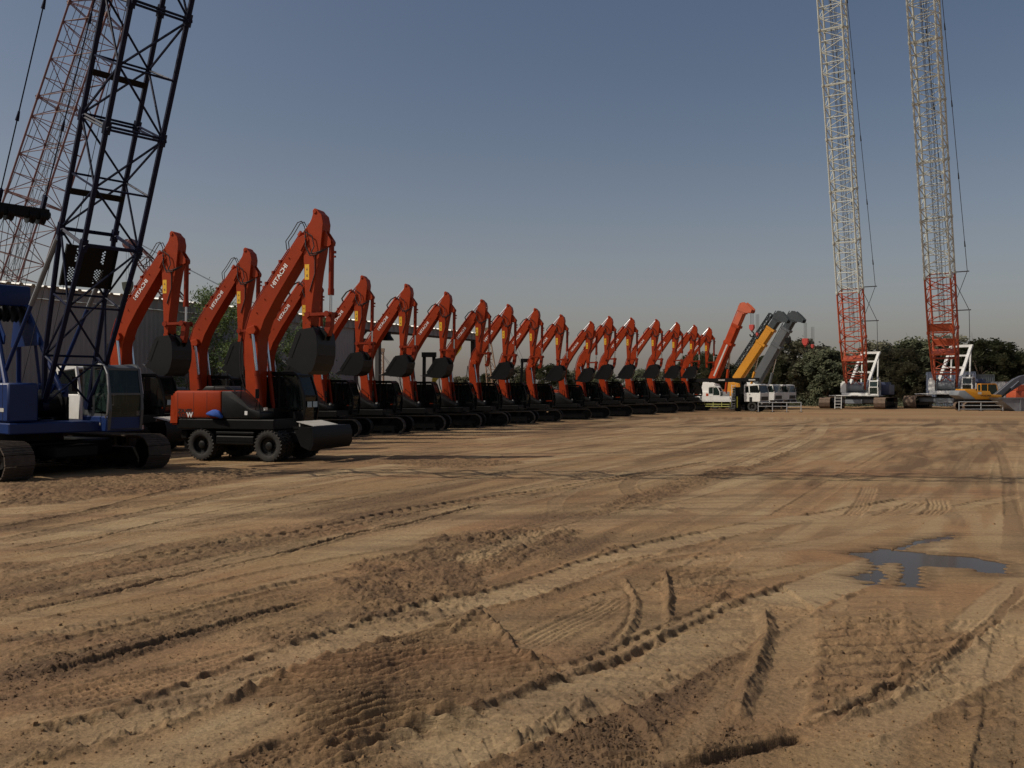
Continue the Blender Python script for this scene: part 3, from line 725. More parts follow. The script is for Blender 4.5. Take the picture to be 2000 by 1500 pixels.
    if bucket:
        piv = (2.25, 4.5)
        if tracked:
            out = [(-.26, -.10), (-.80, -.98), (-1.12, -1.16), (-.60, -1.24), (-.10, -1.29), (.16, -1.22), (.34, -1.05), (.45, -.80), (.50, -.50), (.46, -.22), (.34, -.02)]
            W_ = 1.15
        else:
            out = [(-.16, -.10), (-.50, -1.00), (-.70, -1.20), (-.34, -1.40), (-.05, -1.58), (.16, -1.60), (.34, -1.48), (.46, -1.25), (.53, -.95), (.54, -.6), (.50, -.28), (.38, -.04)]
            W_ = 1.20
        P = [(piv[0] + a_, piv[1] + b2) for a_, b2 in out]; mid = (piv[0] + .2, piv[1] - .7)
        sh = MB()
        for sy in (-1, 1):
            y0, y1 = sorted((sy * W_ / 2, sy * (W_ / 2 - .035))); sh.prism(P, y0, y1)
        for p_, q_ in zip(P[2:-1], P[3:]):
            inn = lambda t: (t[0] + (mid[0] - t[0]) * .045, t[1] + (mid[1] - t[1]) * .045)
            a1_, a2_ = inn(p_), inn(q_)
            sh.add([(p_[0], -W_ / 2 + .03, p_[1]), (q_[0], -W_ / 2 + .03, q_[1]), (q_[0], W_ / 2 - .03, q_[1]), (p_[0], W_ / 2 - .03, p_[1]),
                    (a1_[0], -W_ / 2 + .03, a1_[1]), (a2_[0], -W_ / 2 + .03, a2_[1]), (a2_[0], W_ / 2 - .03, a2_[1]), (a1_[0], W_ / 2 - .03, a1_[1])],
                   [(0, 1, 2, 3), (7, 6, 5, 4), (0, 4, 5, 1), (3, 2, 6, 7), (0, 3, 7, 4), (1, 5, 6, 2)])
        for yy in (-.19, .13): sh.prism([(piv[0] - .12, piv[1] - .35), (piv[0] - .14, piv[1] + .05), (piv[0], piv[1] + .13), (piv[0] + .16, piv[1] + .02), (piv[0] + .42, piv[1] - .06), (piv[0] + .56, piv[1] - .12), (piv[0] + .66, piv[1] - .24), (piv[0] + .56, piv[1] - .45)], yy, yy + .06)
        for yy in (-W_ / 2 - .012, W_ / 2 - .008): sh.bar((P[0][0], yy + .01, P[0][1] - .1), (P[1][0], yy + .01, P[1][1]), .02, .16)
        for yy in (-.42, 0, .42): sh.bar((P[3][0], yy, P[3][1] - .01), (P[-4][0], yy, P[-4][1] - .01), .12, .03)
        bk = sh.build('bucket', BUCK, root, 30)
        te = MB(); t_ = P[2]; d_ = V((t_[0] - P[3][0], 0, t_[1] - P[3][1])).normalized()
        for i in range(5):
            yy = -W_ / 2 + .08 + (W_ - .16) * i / 4; M = frame((t_[0], yy, t_[1]), tuple(d_), (0, 1, 0))
            te.add([(-.10, -.05, -.04), (-.10, .05, -.04), (-.10, .05, .04), (-.10, -.05, .04), (.16, -.03, -.008), (.16, .03, -.008), (.16, .03, .008), (.16, -.03, .008)],
                   [(0, 1, 2, 3), (7, 6, 5, 4), (0, 4, 5, 1), (1, 5, 6, 2), (2, 6, 7, 3), (3, 7, 4, 0)], M)
        te.build('bucket_teeth', mat('worn_tooth_steel', (.09, .09, .09), .4, .5, .2), bk)

def house(root, tracked):
    e = MB()
    e.prism([(-2.52, 1.42), (-.52, 1.42), (-.52, 2.36), (-2.45, 2.36)], -1.24, 1.24, ch=.09)
    eh = e.build('engine_hood', ORANGE, root, 40)
    g = MB()                                   # shut lines and handle on the hood
    for xx in (-2.28, -1.62, -1.08): g.box(xx - .006, xx + .006, -1.243, 1.243, 1.46, 2.30)
    g.box(-2.1, -.62, -1.243, -1.238, 1.455, 1.462)
    g.build('panel_gaps', BLKLET, eh, 0)
    cw = MB(); n = 12; P = [(-2.50, 1.22)] + [(-2.62 - .22 * sin(pi * i / n), 1.24)[:1] + (1.22,) for i in range(0)] 
    bm = bmesh.new()
    prof = [(1.25, -2.30), (1.22, -2.62), (.95, -2.84), (.5, -2.93), (0, -2.95), (-.5, -2.93), (-.95, -2.84), (-1.22, -2.62), (-1.25, -2.30)]
    lo = [bm.verts.new((p[1], p[0], 1.18)) for p in prof]; hi = [bm.verts.new((p[1] + .04, p[0] * .99, 2.26)) for p in prof]
    bm.faces.new(lo); bm.faces.new(hi[::-1])
    for i in range(len(prof)): bm.faces.new((lo[i], hi[i], hi[(i + 1) % len(prof)], lo[(i + 1) % len(prof)]))
    bmesh.ops.recalc_face_normals(bm, faces=bm.faces[:])
    bmesh.ops.bevel(bm, geom=[e_ for e_ in bm.edges if abs(e_.verts[0].co.z - e_.verts[1].co.z) < .01], offset=.07, segments=2, affect='EDGES')
    cw.bm(bm); cw.build('counterweight', ORANGE, root, 40)
    tb = MB()
    tb.prism([(-.515, 1.42), (1.02, 1.42), (1.02, 1.66), (.62, 1.78), (.10, 2.20), (-.12, 2.345), (-.515, 2.345)], -1.23, -.40, ch=.05)
    tb.prism([(-.515, 1.42), (-.15, 1.42), (-.15, 2.30), (-.515, 2.345)], -.38, 1.22, ch=.03)
    tb.build('tool_box', DGREY, root, 40)
    p = MB(); p.box(-2.35, 1.55, -1.22, 1.22, 1.06, 1.40, ch=.03); p.box(-.5, 1.0, -.42, .42, 1.4, 1.75); p.lathe([(0, 0), (.62, 0), (.62, .16), (0, .16)], (0, 0, .93), 'z', 24)
    for yy in (-.36, .30): p.prism([(-.36, 1.38), (.72, 1.38), (.66, 1.55), (.2, 2.05), (-.05, 2.15), (-.30, 2.0)], yy, yy + .06)
    dk = p.build('revolving_frame', BLACK, root, 30)
    u = MB(); u.prism([(-2.2, 2.33), (-1.95, 2.52), (-1.2, 2.52), (-1.0, 2.36)], -.2, .85, ch=.05); u.tube((-1.5, .4, 2.5), (-1.5, .4, 2.78), .05, n=10)
    u.build('engine_cover', DGREY, root)
    hr = MB(); hr.path([(-.9, -1.1, 2.36), (-.9, -1.1, 2.5), (-.3, -1.12, 2.5), (.05, -1.14, 2.3)], .016)
    hr.path([(.2, -1.15, 2.1), (.25, -1.17, 2.55), (.95, -1.17, 1.95), (1.0, -1.17, 1.6)], .016)
    hr.build('handrail', BLACK, root)
    mi = MB(); mi.path([(.8, -1.18, 1.7), (1.0, -1.3, 2.2)], .014); mi.box(.96, 1.0, -1.42, -1.24, 2.1, 2.42, ch=.01); mi.build('mirror', BLACK, root)
    cab_unit(root, .02, 1.62, .33, 1.24, 1.20, 2.98, BLACK)
    lm = MB(); lm.box(1.0, 1.05, -1.0, -.85, 1.70, 1.80); lm.build('work_lamp', LAMPM, root); lm = MB(); lm.box(1.56, 1.60, .4, .55, 1.24, 1.32); lm.build('work_lamp', LAMPM, root)
    return eh

def make_tracked(bucket=True):
    root = empty('crawler_excavator')
    for y_ in (-1.25, 1.25): crawler(root, y_, 4.95, .98, .60, TRACKM, R(10))
    m_ = MB(); M = Mx.Rotation(R(10), 4, 'Z'); m_.box(-1.2, 1.2, -1.0, 1.0, .42, .92, M, .05); m_.lathe([(0, 0), (.72, 0), (.72, .14), (0, .14)], (0, 0, .86), 'z', 24); m_.build('undercarriage', BLACK, root)
    house(root, True); front_end(root, True, bucket)
    for yy in (-.95,):                       # front step plates catching light
        s = MB(); s.box(1.55, 1.75, -1.15, -.55, 1.10, 1.14); s.build('step', DGREY, root)
    return root

def make_wheeled():
    root = empty('wheeled_excavator')
    c = MB(); c.box(-2.1, 2.3, -.55, .55, .62, .98, ch=.04); c.prism([(-.9, .55), (.9, .55), (1.1, 1.02), (-1.1, 1.02)], -1.05, 1.05, ch=.03)
    c.box(-1.3, 1.4, -.5, .5, .98, 1.08)
    for xx in (-1.33, 1.33): c.tube((xx, -1.0, .54), (xx, 1.0, .54), .13, n=12); c.box(xx - .2, xx + .2, -.25, .25, .38, .75, ch=.04)
    c.build('chassis', BLACK, root)
    t = MB(); t.box(-.72, .78, -1.24, -.62, .55, .84, ch=.03); t.box(-.72, .78, -1.24, -.62, .90, .98, ch=.01); t.box(-.72, .78, .62, 1.24, .55, .98, ch=.03)
    t.box(-.7, .76, -1.25, -1.2, .66, .69); t.build('side_locker', BLACK, root)
    for xx in (-1.33, 1.33):
        for sg in (-1, 1): wheel(root, xx, sg * 1.08, .53, .36, .40, sg)
    bl = MB()
    bp_ = [(2.95, .42), (3.06, .60), (3.06, .95), (2.98, 1.18), (2.92, 1.18), (2.98, .95), (2.98, .62), (2.88, .44)]
    bl.prism(bp_, -1.27, 1.27)
    for yy in (-1.27, 1.25): bl.prism([(2.35, 1.08), (2.98, 1.18), (3.04, .62), (2.92, .42), (2.6, .55)], yy, yy + .02)
    for yy in (-.5, .44): bl.prism([(2.2, .75), (2.2, .60), (2.98, .55), (2.98, .8)], yy, yy + .06)
    bo = bl.build('dozer_blade', BLACK, root)
    tp = MB(); tp.prism([(2.26, 1.33), (2.92, 1.19), (2.92, 1.21), (2.26, 1.35)], -1.0, .55); tp.box(2.30, 2.34, -.9, .5, 1.1, 1.33); tp.build('tread_plate', CREAM, bo)
    fr = MB(); fr.box(2.3, 2.97, -1.24, 1.24, 1.12, 1.18); fr.box(-2.35, -2.1, -1.0, -.55, .70, 1.0, ch=.03); fr.box(-2.28, -2.14, -.9, -.75, .35, .7); fr.build('step', BLACK, root)
    eh = house(root, False); front_end(root, False, True)
    M1 = frame((-1.98, -1.245, 1.66), (1, 0, 0), (0, 0, 1))
    text('ZAXIS', .19, M1, BLKLET, eh, .03, 1.1); M2 = frame((-2.09, -1.245, 1.50), (1, 0, 0), (0, 0, 1)); text('210', .19, M2, BLKLET, eh, .03, 1.)
    M3 = frame((-1.78, -1.247, 1.525), (1, 0, 0), (0, 0, 1)); text('W', .24, M3, WHITEP, eh, .03, 1.)
    pp = MB(); pp.add([(.42, -1.236, 1.55), (.53, -1.236, 1.55), (.53, -1.236, 1.68), (.42, -1.236, 1.68)], [(0, 1, 2, 3)])
    pp.build('paper_label', WHITEP, root, 0)
    for i, yy in enumerate((.50, .86)):
        q = MB(); q.box(1.735, 1.745, yy, yy + .28, 1.78, 1.98); q.build('paper_notice', mat('pale_paper', (.40, .48, .48), .6), root, 0)
    return root

AL_ROW = R(-16)
ROWD = (.479, .878)
def tip_t(px):                              # where along the row the boom tip seen at that column stands
    k = (px - 1000) / F
    return (k * 44.9 + 7.52) / (ROWD[0] - k * ROWD[1])
H_TIP = 8.10
row = [(609, 523, 1), (710, 540, 1), (795, 556, 1), (872, 571, 1), (942, 586, 0), (993, 595, 1), (1046, 603, 0), (1096, 615, 1), (1154, 628, 1), (1190, 618, 1), (1233, 621, 1), (1282, 624, 1), (1322, 630, 1), (1356, 635, 1), (1385, 640, 0)]
LAB = ['orange crawler excavator mostly hidden behind the front wheeled excavator',
       'orange crawler excavator, first of the row fully clear right of the front wheeled excavator',
       'orange crawler excavator second in the row, a dark shed lamp hanging beside its stick',
       'orange crawler excavator third in the row, counted from the front wheeled excavator',
       'orange crawler excavator fourth in the row, without a bucket, a yellow boom showing past it',
       'orange crawler excavator fifth in the row, wide black bucket before two leaning masts',
       'orange crawler excavator sixth in the row, stick ending in bare linkage without bucket',
       'orange crawler excavator seventh in the row, narrow bucket, boom a little lower than its neighbours',
       'orange crawler excavator eighth in the row, lowest boom of the middle of the row',
       'orange crawler excavator ninth in the row, boom crossing behind the lowest one',
       'orange crawler excavator tenth in the row, sixth from the far end',
       'orange crawler excavator fifth from the far end of the row',
       'orange crawler excavator fourth from the far end of the row',
       'orange crawler excavator third from the far end of the row, bucket before dark trees',
       'orange crawler excavator last but one of the row, bucket close to the flatbed lorry',
       'orange crawler excavator last of the row, bare linkage beside the red telescopic crane']
LAB = LAB[:10] + LAB[11:]
assert all(len(l.split()) < 17 for l in LAB), [l for l in LAB if len(l.split()) > 16]
GRP = 'orange excavators parked in a long row with raised booms'
protoB = make_tracked(True); protoN = make_tracked(False); usedB = usedN = False
jr = random.Random(5)
for (px, py, hasb), lab in zip(row, LAB):
    t = tip_t(px); X_ = -7.52 + ROWD[0] * t; Y_ = 44.9 + ROWD[1] * t
    top = HC + (YH - py) / F * Y_; sc = top / 8.42
    a = AL_ROW + R(jr.uniform(-2, 2))
    if hasb: o = copy_tree(protoB) if usedB else protoB; usedB = True
    else: o = copy_tree(protoN) if usedN else protoN; usedN = True
    o.location = (X_ - 2.48 * sc * cos(a), Y_ - 2.48 * sc * sin(a), -.03); o.rotation_euler = (0, 0, a); o.scale = (sc,) * 3
    tag(o, lab, 'excavator', GRP)
W0 = make_wheeled()
def put(o, tipx, py, Y_, a, ground=-.01):
    X_ = (tipx - 1000) / F * Y_; sc = (HC + (YH - py) / F * Y_) / 8.5
    o.location = (X_ - 2.5 * sc * cos(a), Y_ - 2.5 * sc * sin(a), ground); o.rotation_euler = (0, 0, a); o.scale = (sc,) * 3
put(W0, 623, 408, 30.0, R(-19)); tag(W0, 'orange and black wheeled excavator standing forward of the row, nearest and tallest, blade in front', 'excavator', GRP)
W1 = copy_tree(W0); put(W1, 343, 452, 34.4, R(-16)); tag(W1, 'orange wheeled excavator farthest left, right behind the blue crawler crane cab', 'excavator', GRP)
W2 = copy_tree(W0); put(W2, 485, 484, 38.0, R(-16)); tag(W2, 'orange excavator second from left, its boom raised before the leafy tree', 'excavator', GRP)
# blue cloth and bundle on the frame of the near machine
cb = MB(); cb.prism([(-.40, -.02), (-.30, .08), (-.06, .24), (.16, .23), (.38, .05), (.36, -.05), (.10, -.03), (-.2, -.06)], -.07, .07, ch=.03); Mc = W0.matrix_basis
ob = cb.build('cloth_bundle', mat('blue_cloth', (.018, .075, .34), .85, 0, .3), None, 60); p_ = Mc @ V((-.72, -1.31, 1.52)); ob.location = p_; ob.rotation_euler = (0, R(12), R(-19)); ob.scale = (.85, 1, .85)
tag(ob, 'crumpled bright blue cloth tucked on the side ledge of the near wheeled excavator', 'cloth')
print('excavators', time.time() - T0)
# ---------------------------------------------------------------- lattice crawler cranes
def lattice(mb, M, z0, z1, w0, d0, w1, d1, n, rc, rl, light=True):
    """four chords along z; w along y, d along x; zigzag lacing on all four faces"""
    def cor(z):
        t = (z - z0) / (z1 - z0); w = (w0 + (w1 - w0) * t) / 2; d = (d0 + (d1 - d0) * t) / 2
        return [V((-d, -w, z)), V((d, -w, z)), V((d, w, z)), V((-d, w, z))]
    zs = [z0 + (z1 - z0) * i / n for i in range(n + 1)]; C = [cor(z) for z in zs]
    for k_ in range(4): mb.tube(C[0][k_], C[-1][k_], rc, n=7, M=M)
    for i in range(n):
        for f_ in range(4):
            a, b = f_, (f_ + 1) % 4
            if (i + f_) % 2: a, b = b, a
            mb.tube(C[i][a], C[i + 1][b], rl, n=5, cap=False, M=M)
            if i > 0: mb.tube(C[i][a], C[i][b], rl, n=5, cap=False, M=M)
    for zz in (0, -1):
        for f_ in range(4): mb.tube(C[zz][f_], C[zz][(f_ + 1) % 4], rl * 1.1, n=5, cap=False, M=M)

def boom(root, foot, ang, w, d, foot_len, secs, sec_len, mats, rc, rl, npan, name='lattice_boom'):
    """boom made of pinned sections; each section is a part"""
    M = Mx.Translation(foot) @ Mx.Rotation(R(90 - ang), 4, 'Y')
    mb = MB(); lattice(mb, M, foot_len * .28, foot_len, w * .96, d * .45, w, d, max(2, int(npan * foot_len / sec_len * .7)), rc, rl)
    for sy in (-1, 1):
        for sx in (-1, 1): mb.tube((sx * d * .225, sy * w * .48, foot_len * .28), (0, sy * w * .42, 0), rc * 1.1, n=7, M=M)
        mb.tube((0, sy * w * .42 - .08, 0), (0, sy * w * .42 + .08, 0), rc * 2.2, n=12, M=M)
    mb.tube((0, -w * .42, .05), (0, w * .42, foot_len * .28), rl, n=5, M=M); mb.tube((0, w * .42, .05), (0, -w * .42, foot_len * .28), rl, n=5, M=M)
    mb.build('boom_foot', mats(0), root, 40)
    z = foot_len
    for i in range(secs):
        mb = MB(); lattice(mb, M, z + .04, z + sec_len - .04, w, d, w, d, npan, rc, rl)
        for sy in (-1, 1):
            for sx in (-1, 1):
                mb.tube((sx * d / 2, sy * w / 2, z - .16), (sx * d / 2, sy * w / 2, z + .16), rc * 1.55, n=8, M=M)
                mb.tube((sx * d / 2 - rc * 2.2, sy * w / 2, z), (sx * d / 2 + rc * 2.2, sy * w / 2, z), rc * .9, n=6, M=M)
        mb.build('boom_section', mats(i + 1), root, 40); z += sec_len
    mb = MB(); lattice(mb, M, z, z + sec_len * .6, w, d, w * .6, d * .35, max(2, npan // 2), rc, rl)
    for yy in (-.2, .2): mb.lathe([(0, -.05), (.35, -.05), (.3, 0), (.35, .05), (0, .05)], (d * .3, yy, z + sec_len * .65), 'y', 16, M)
    mb.build('boom_head', mats(secs), root, 40)
    return M, z

def ladder(mb, a, b, w=.35, n=5, r=.02, side=(0, 1, 0)):
    a = V(a); b = V(b); s_ = V(side) * w / 2
    mb.tube(a - s_, b - s_, r, n=5); mb.tube(a + s_, b + s_, r, n=5)
    for i in range(n):
        p = a.lerp(b, (i + .5) / n); mb.bar(p - s_, p + s_, .05, r)

# --- dark blue crane in the left foreground
BLUE_H = R(-40); TRK_H = R(-27.1)
blue = empty('crawler_crane', (-14.25, 26.1, -.03), BLUE_H)
tag(blue, 'blue crawler crane at the left edge with near-black lattice boom', 'crane', 'crawler cranes')
for yy in (-2.22, 2.22): crawler(blue, yy, 5.9, 1.06, .82, mat('track_steel_brown', (.045, .032, .024), .7, .1, .35, .25, 3, .4), TRK_H - BLUE_H, 46)
mb = MB(); M = Mx.Rotation(TRK_H - BLUE_H, 4, 'Z'); mb.box(-1.3, 1.3, -1.9, 1.9, .45, .95, M, .05); mb.box(-2.2, 2.2, -.7, .7, .5, .85, M, .05)
mb.lathe([(0, 0), (.95, 0), (.95, .3), (0, .3)], (0, 0, .9), 'z', 28); mb.build('carbody', BLACK, blue)
mb = MB(); mb.box(-4.2, 2.42, -1.42, 1.42, 1.22, 1.52, ch=.03); mb.build('revolving_frame', BLUEP, blue)
mb = MB(); mb.box(-3.2, 2.30, -1.40, -.62, 1.54, 2.60, ch=.05); mb.box(-3.2, -.6, .5, 1.45, 1.52, 2.6, ch=.05); 
hs_ = mb.build('engine_house', BLUEP, blue, 40)
mb = MB()
for i in range(7): mb.box(.9, 1.7, -1.412, -1.40, 2.02 + i * .07, 2.05 + i * .07)
for xx in (-2.2, -.8, .7, 1.95): mb.box(xx - .006, xx + .006, -1.406, -1.40, 1.56, 2.58)
mb.build('louvres', BLKLET, hs_, 0)
mb = MB(); mb.box(1.75, 2.05, -1.412, -1.402, 1.82, 1.92); mb.build('maker_plate', CREAM, hs_, 0)
mb = MB(); mb.box(-5.0, -3.25, -1.6, 1.6, 1.25, 2.3, ch=.06); mb.build('counterweight', BLUEP, blue)
mb = MB()
for xx, yy, r_ in ((.7, 0, .34), (-.35, 0, .36)): mb.lathe([(0, -.55), (r_ + .12, -.55), (r_ + .12, -.5), (r_, -.48), (r_, .48), (r_ + .12, .5), (r_ + .12, .55), (0, .55)], (xx, yy, 1.95), 'y', 24)
mb.box(-.9, 1.3, -.62, -.56, 1.5, 2.2); mb.box(-.9, 1.3, .56, .62, 1.5, 2.2); mb.box(.2, 1.2, -1.38, -.66, 1.5, 1.92, ch=.03); mb.build('winch_drum', BLACK, blue)
# cab on the far front corner
cb_ = cab_unit(blue, 1.35, 2.85, 1.0, 2.0, 1.28, 3.12, mat('cab_grey_paint', (.07, .075, .08), .4, 0, .1, .05, 1.5), GLASSG, .12)
mb = MB(); mb.box(1.33, 2.88, .98, 2.02, 1.22, 1.66, ch=.03); mb.build('cab_skirt', BLUEP, cb_)
mb = MB(); mb.path([(2.4, .95, 3.14), (2.8, .92, 3.12), (3.02, .92, 2.85), (3.08, .92, 2.3), (3.0, .92, 1.75), (2.86, .94, 1.62)], .022, 8); mb.build('grab_rail', GALV, cb_)
mb = MB(); mb.box(2.3, 2.5, .972, .978, 1.40, 1.47); mb.build('cab_plate', CREAM, cb_, 0)
bm_M, _ = boom(blue, (1.7, .38, 1.98), 66, 1.47, 1.47, 4.9, 9, 3.1, lambda i: NAVY, .070, .031, 2)
# perforated screen inside the foot section
mb = MB(); W2_, z0, z1 = 1.40, 3.45, 4.62; nx, nz = 34, 28
def hole(i, j):
    if 3 <= j <= 12 and (4 <= i % 17 <= 9) and (i + j) % 2 == 0: return True
    if 17 <= j <= 25 and (i % 17) in (7, 8) and (j % 2) == (i % 2): return 2
    return False
for i in range(nx):
    for j in range(nz):
        ya, yb = -W2_ / 2 + W2_ * i / nx, -W2_ / 2 + W2_ * (i + 1) / nx; za, zb2 = z0 + (z1 - z0) * j / nz, z0 + (z1 - z0) * (j + 1) / nz
        hh = hole(i, j)
        if not hh: mb.add([(-.3, ya, za), (-.3, yb, za), (-.3, yb, zb2), (-.3, ya, zb2)], [(0, 1, 2, 3)], bm_M)
        elif hh is True:
            q = .10; y1_, y2_ = ya + (yb - ya) * q, yb - (yb - ya) * q; z1_, z2_ = za + (zb2 - za) * q, zb2 - (zb2 - za) * q
            mb.add([(-.3, ya, za), (-.3, yb, za), (-.3, yb, zb2), (-.3, ya, zb2), (-.3, y1_, z1_), (-.3, y2_, z1_), (-.3, y2_, z2_), (-.3, y1_, z2_)], [(0, 1, 5, 4), (1, 2, 6, 5), (2, 3, 7, 6), (3, 0, 4, 7)], bm_M)
mb.box(-.34, -.26, -W2_ / 2, -W2_ / 2 + .04, z0, z1, bm_M); mb.box(-.34, -.26, W2_ / 2 - .04, W2_ / 2, z0, z1, bm_M)
mb.build('perforated_screen', mat('screen_black', (.004, .004, .004), .6, 0, .1, 0, 2, 0, .2), blue, 0)
mb = MB()
for zz in (5.9, 9.05, 12.2, 15.3, 18.4, 21.5, 24.6, 27.7):
    mb = MB(); mb.box(-.70, -.62, -.73, .73, zz, zz + .16, bm_M); mb.build('walkway_beam', BLACK, blue)
# backstops
mb = MB()
for yy in (-.78, .78):
    a = bm_M @ V((-.74, yy, 4.6)); b = V((-.75, yy + .1, 2.0)); m_ = a.lerp(b, .38)
    mb.tube(m_, b, .055, n=10)
mb.build('backstop', BLUEP, blue)
mb = MB()
for yy in (-.78, .78):
    a = bm_M @ V((-.74, yy, 4.6)); b = V((-.75, yy + .1, 2.0)); mb.tube(a, a.lerp(b, .38), .07, n=10)
mb.build('backstop_sleeve', GREYM, blue)
# gantry
gt = (-1.75, 0, 5.25); mb = MB()
for yy in (-.75, .75):
    mb.tube((.55, yy, 2.3), (gt[0] + .15, yy * .6, gt[2]), .085, n=10); mb.tube((-2.6, yy, 2.4), (gt[0] - .1, yy * .6, gt[2]), .075, n=10)
    mb.tube((-1.0, yy, 2.5), (-.95, yy * .7, 4.3), .05, n=8)
mb.box(-2.15, -1.35, -.62, .62, 4.95, 5.6, ch=.06); mb.prism([(-2.2, 4.9), (-1.2, 4.9), (-.4, 4.0), (-.45, 3.75), (-2.5, 3.75)], -.5, -.46)
mb.prism([(-2.2, 4.9), (-1.2, 4.9), (-.4, 4.0), (-.45, 3.75), (-2.5, 3.75)], .46, .5)
mb.build('gantry', BLUEP, blue)
mb = MB()
for yy in (-.35, -.12, .12, .35): mb.lathe([(0, -.05), (.26, -.05), (.22, 0), (.26, .05), (0, .05)], (-1.3, yy, 4.72), 'y', 18)
mb.build('gantry_sheaves', BLACK, blue)
mb = MB(); br = V((-.6, 0, 7.75))
mb.tube((br.x, -.85, br.z), (br.x, .85, br.z), .10, n=12)
for yy in (-.6, -.3, .3, .6): mb.lathe([(0, -.09), (.24, -.09), (.20, 0), (.24, .09), (0, .09)], (br.x - .05, yy, br.z - .08), 'y', 18)
mb.box(br.x - .12, br.x + .14, -.80, .80, br.z - .16, br.z + .16, ch=.02)
mb.build('bridle', BLACK, blue)
mb = MB(); head = bm_M @ V((-.4, 0, 33.0))
for yy in (-.62, .62):
    a = V((br.x, yy, br.z + .1)); b = V((head.x, yy, head.z)); mb.tube(a, b, .020, n=6)
    Lp = (b - a).length
    z_ = 2.6
    while z_ < Lp:
        p = a.lerp(b, z_ / Lp); q = a.lerp(b, (z_ + .28) / Lp); mb.tube(p, q, .055, .03, n=8); z_ += 3.2
    mb.bar(a, a.lerp(b, .5 / Lp), .10, .14)
mb.build('pendant_line', NAVY, blue)
mb = MB()
for i in range(8):
    yy = -.6 + 1.2 * i / 7; mb.tube((br.x, yy, br.z - .1), (gt[0] + .2, yy * .8, gt[2] + .2), .010, n=4)
mb.tube((.7, .05, 2.3), tuple(bm_M @ V((-.1, .05, 30))), .010, n=4); mb.tube((-.35, -.1, 2.3), tuple(bm_M @ V((.2, -.1, 30))), .010, n=4)
mb.build('hoist_rope', CABLE, blue)
mb = MB(); mb.tube((-1.2, -1.15, 2.62), (-1.2, -1.15, 2.95), .07, n=10); mb.build('exhaust_pipe', BLACK, blue)
mb = MB(); mb.tube((-.75, -1.2, 2.64), (-.75, -1.2, 2.9), .08, n=12); mb.build('beacon', AMBER, blue)
mb = MB(); ladder(mb, (.3, -1.45, .95), (.3, -1.45, 1.5), .4, 2, .015, (1, 0, 0)); mb.build('step_ladder', BLACK, blue)

